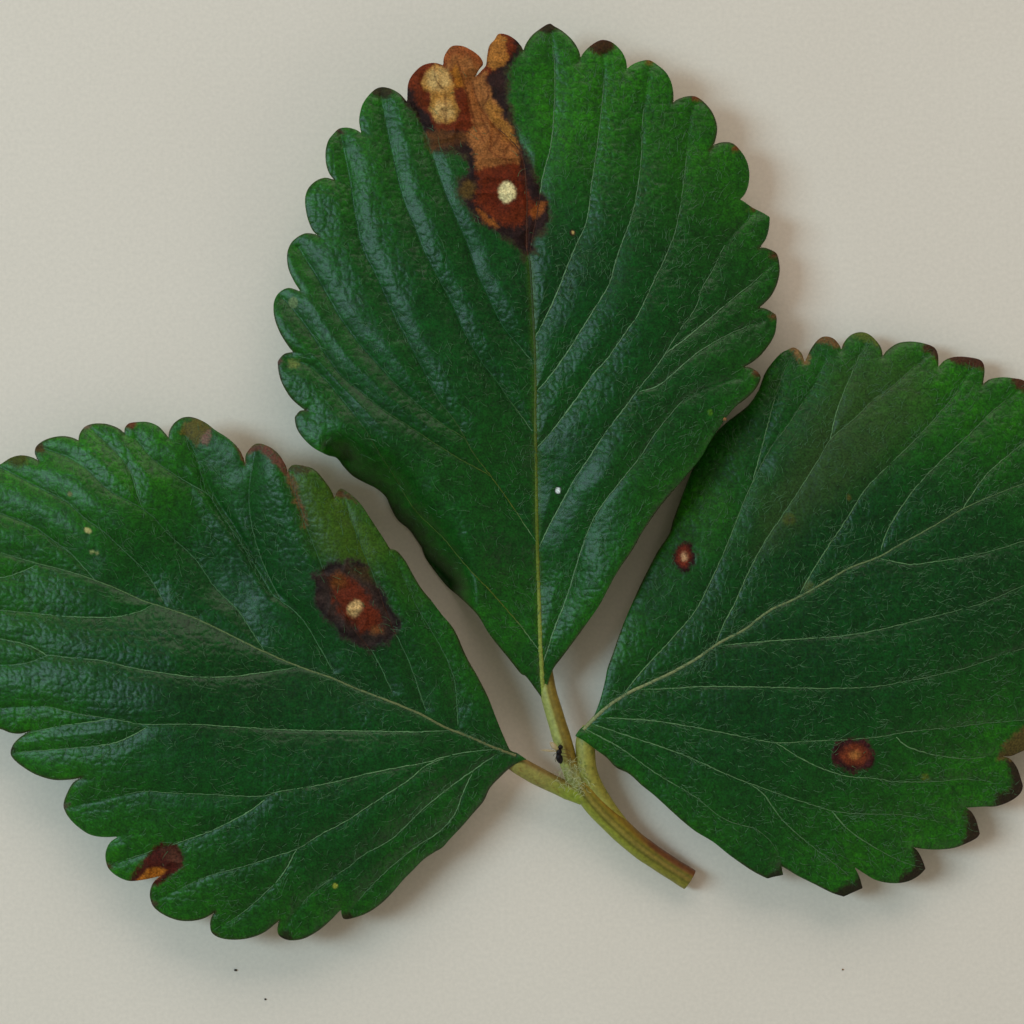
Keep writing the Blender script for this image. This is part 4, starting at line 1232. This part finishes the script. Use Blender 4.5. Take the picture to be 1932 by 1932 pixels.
stalk('petiolule', [S(690, 1050, 4.2), S(640, 940, 4.6), S(600, 830, 4.8), S(575, 730, 4.9), S(530, 580, 5.0), S(485, 430, 5.1), S(448, 300, 5.1), S(428, 180, 4.9), S(418, 60, 4.7), S(412, -60, 4.9)],
      [14, 16, 16.5, 17, 17, 16.5, 16, 15, 12, 8], col_term, profile=prof_term)


def col_right(t, th, u, v):
    x = np.cos(th)
    c_ = mix(np.tile(C(122, 118, 56), (len(t), 1)), np.tile(C(116, 108, 40), (len(t), 1)), sstep(0.4, -0.5, x))
    n_ = fbm(u * 1.5 + 40 * th, v * 1.5, 10, 95)
    c_ = mix(c_, np.tile(C(66, 76, 20), (len(t), 1)), np.clip(sstep(0.12, 0.3, n_) * 0.8, 0, 1))
    return c_ * (1 + 0.3 * n_[:, None])


stalk('petiolule', [S(765, 560, 5.2), S(738, 660, 5.1), S(738, 780, 4.9), S(752, 900, 4.6), S(800, 1020, 4.2), S(870, 1125, 3.8), S(960, 1235, 3.3), S(1070, 1350, 2.7)], [12, 18, 18.5, 18, 17, 15, 12, 7], col_right, profile=None)

# pale down at the fork
r = np.random.default_rng(5)
N = 110
cen = np.array([S(655, 960, 0)[:2], S(690, 1040, 0)[:2], S(620, 880, 0)[:2], S(600, 970, 0)[:2]])
rows = []
Vd, Qd = [], []
for k in range(N):
    c0 = cen[r.integers(4)] + r.normal(0, 11, 2)
    z0 = 3.75 + r.uniform(-0.2, 0.35)
    ang = r.normal(-2.0, 1.1)
    L_ = r.uniform(6, 20)
    pts = []
    for t in np.linspace(0, 1, 4):
        a_ = ang + r.normal(0, 0.05) + 0.9 * t * (1 if k % 2 else -1)
        pts.append((c0[0] + math.cos(a_) * L_ * t, c0[1] + math.sin(a_) * L_ * t, z0 + 0.35 * math.sin(2.2 * t)))
    pts = np.array(pts)
    loc = to_local(pts[:, 0], pts[:, 1], pts[:, 2])
    v_, q_, t_, _, _ = tube(loc, np.linspace(0.55, 0.2, 4) * K, 3)
    Qd.append(q_ + sum(len(x) for x in Vd))
    Vd.append(v_[:-2])
add('stem_hair', mesh_from('stem_hair', np.vstack(Vd), np.vstack(Qd)), M_SILK, LEAFLET_EMPTY, kind='stuff')

# ------------------------------------------------------------------ insect on the stalk
M_BUG = mat_plain('insect_body', C(14, 7, 9), 0.5, 0.2, 0.3, 4000, 0.3)
M_LEG = mat_plain('insect_leg', C(70, 50, 22), 0.5, 0.4, 0.2, 4000, 0)
M_WING = bpy.data.materials.new('insect_wing')
nt, b, out = nodes_of(M_WING)
b.inputs['Base Color'].default_value = (*C(150, 124, 84), 1)
b.inputs['Roughness'].default_value = 0.35
tp = nt.nodes.new('ShaderNodeBsdfTransparent')
ms = nt.nodes.new('ShaderNodeMixShader')
ms.inputs['Fac'].default_value = 0.5
nt.links.new(b.outputs['BSDF'], ms.inputs[1])
nt.links.new(tp.outputs['BSDF'], ms.inputs[2])
nt.links.new(ms.outputs['Shader'], out.inputs['Surface'])

BUG_DROP = 1.75          # the stalk's back under the insect
bu = S(536, 770, 6.15 - BUG_DROP)
bz = bu[2] / 1000
bx, by = world_xy(bu[0], bu[1], bz)
BUG = empty('midge', (bx, by, bz), label='tiny dark winged insect sitting on the pale stalk below the end leaflet', category='insect')
BOFF = np.array(BUG.location)


def bl(u, v, z):
    z = np.asarray(z) - BUG_DROP
    x, y = world_xy(927.7 + np.asarray(u) * 0.2401, 1237.0 + np.asarray(v) * 0.2401, np.asarray(z) / 1000)
    return np.stack([x - BOFF[0], y - BOFF[1], np.asarray(z) / 1000 - BOFF[2]], -1)


def blob(name, path, radii, parent, mat, seg=14):
    """lathe-like body along a path of (u, v, z); radii in millimetres"""
    P = np.array(path, float)
    t0 = np.linspace(0, 1, len(P))
    t = np.linspace(0, 1, 16)
    loc = bl(*[np.interp(t, t0, P[:, k]) for k in range(3)])
    V_, Q_, T_, _, _ = tube(loc, np.interp(t, np.linspace(0, 1, len(radii)), radii) / 1000, seg)
    return add(name, mesh_from(name, V_, Q_, T_), mat, parent)


blob('abdomen', [(522, 772, 6.5), (530, 800, 6.45), (538, 825, 6.3), (545, 848, 6.15)], [0.18, 0.32, 0.36, 0.33, 0.25, 0.07], BUG, M_BUG)
blob('thorax', [(524, 780, 6.5), (530, 755, 6.62), (537, 735, 6.6)], [0.1, 0.28, 0.3, 0.26, 0.1], BUG, M_BUG)
blob('head', [(540, 738, 6.58), (540, 718, 6.52), (536, 700, 6.4)], [0.08, 0.25, 0.27, 0.21, 0.05], BUG, M_BUG)


def wing(root, tip, w, thick=0.012):
    a_, b_ = np.array(root, float), np.array(tip, float)
    n = 12
    ts = np.linspace(0, 1, n)
    d = b_ - a_
    nrm = np.array([-d[1], d[0], 0]) / np.hypot(d[0], d[1])
    prof = w * np.sin(np.pi * np.clip(ts * 0.93 + 0.04, 0, 1)) ** 0.7
    rows = []
    for dz in (0, -thick):
        for sgn in (-1, 1):
            p = a_[None] + d[None] * ts[:, None] + sgn * nrm[None] * prof[:, None]
            rows.append(bl(p[:, 0], p[:, 1], p[:, 2] + dz + 0.02 * np.sin(6 * ts)))
    V_ = np.vstack(rows)
    k = np.arange(n - 1)
    Q_ = np.vstack([np.stack([k, k + n, k + n + 1, k + 1], 1), np.stack([k + 2 * n, k + 2 * n + 1, k + 3 * n + 1, k + 3 * n], 1),
                    np.stack([k, k + 1, k + 2 * n + 1, k + 2 * n], 1), np.stack([k + n, k + 3 * n, k + 3 * n + 1, k + n + 1], 1)])
    return add('wing', mesh_from('wing', V_, Q_), M_WING, BUG)


wing((520, 752, 6.7), (384, 742, 6.35), 9)
wing((522, 742, 6.75), (458, 680, 6.6), 22)


def leg(pts, name='leg', r_=0.036):
    pl = np.array(pts, float)
    t = np.linspace(0, 1, 10)
    t0 = np.linspace(0, 1, len(pl))
    loc = bl(*[np.interp(t, t0, pl[:, k]) for k in range(3)])
    V_, Q_, T_, _, _ = tube(loc, np.linspace(r_, r_ * 0.5, 10) / 1000, 6)
    add(name, mesh_from(name, V_, Q_, T_), M_LEG, BUG)


leg([(545, 742, 6.5), (580, 735, 6.7), (606, 745, 6.2), (612, 752, 5.95)])
leg([(545, 765, 6.5), (580, 770, 6.75), (612, 778, 6.2), (622, 800, 5.9)])
leg([(545, 785, 6.45), (585, 795, 6.7), (618, 800, 6.1), (628, 828, 5.85)])
leg([(515, 755, 6.5), (495, 735, 6.7), (478, 728, 6.1), (470, 735, 5.85)])
leg([(514, 775, 6.45), (498, 770, 6.6), (488, 778, 6.0), (486, 790, 5.75)])
leg([(518, 795, 6.4), (502, 802, 6.6), (498, 820, 6.0), (504, 836, 5.75)])
leg([(532, 704, 6.45), (522, 688, 6.55), (508, 676, 6.5)], 'antenna', 0.018)
leg([(541, 703, 6.45), (548, 686, 6.55), (560, 676, 6.5)], 'antenna', 0.018)

# ------------------------------------------------------------------ specks
M_SPECK = mat_plain('dark_speck', C(52, 44, 36), 0.8, 0.2, 0.3, 3000, 0.3)
M_CRUMB = mat_plain('tan_crumb', C(112, 78, 48), 0.8, 0.2, 0.3, 3000, 0.3)


def grain(name, u, v, z, r_, mat, label, category, seed, squash=0.6):
    rr_ = np.random.default_rng(seed)
    n, m_ = 8, 6
    x, y = world_xy(u, v, z)
    o_ = empty
    verts, quads, tris = [(0, 0, r_ * squash * 2)], [], []
    for i_ in range(1, m_):
        ph = math.pi * i_ / m_
        for j_ in range(n):
            th = 2 * math.pi * j_ / n
            k = r_ * (1 + rr_.uniform(-0.3, 0.3))
            verts.append((k * math.sin(ph) * math.cos(th), 0.8 * k * math.sin(ph) * math.sin(th), r_ * squash * (1 + math.cos(ph))))
    verts.append((0, 0, 0))
    for j_ in range(n):
        tris.append((0, 1 + j_, 1 + (j_ + 1) % n))
        tris.append((len(verts) - 1, 1 + (m_ - 2) * n + (j_ + 1) % n, 1 + (m_ - 2) * n + j_))
    for i_ in range(m_ - 2):
        for j_ in range(n):
            a_, b_ = 1 + i_ * n + j_, 1 + i_ * n + (j_ + 1) % n
            quads.append((a_, a_ + n, b_ + n, b_))
    ob = add(name, mesh_from(name, verts, quads, tris), mat, None, label=label, category=category)
    ob.location = (x, y, z)
    return ob


grain('dirt_speck', 444.5, 1830, 0, 0.00016, M_SPECK, 'round dark speck on the paper below the leaflet with the curled fold', 'speck', 1)
grain('dirt_speck', 500.5, 1885, 0, 0.00012, M_SPECK, 'fainter small speck beside the round dark one on the paper', 'speck', 2)
grain('dirt_speck', 1590, 1829, 0, 0.0001, M_CRUMB, 'faint tan fleck on the paper below the blackened tooth tips', 'speck', 5)
zc = float(z_at(sT, np.array([1366.0]), np.array([792.0]))[0])
grain('crumb', 1367, 791, max(zc, float(z_at(sR, np.array([1367.0]), np.array([791.0]))[0])) / 1000 - 0.00005, 0.00022, M_CRUMB, 'tiny tan crumb lying where the end leaflet overlaps the dark leaflet', 'crumb', 3)
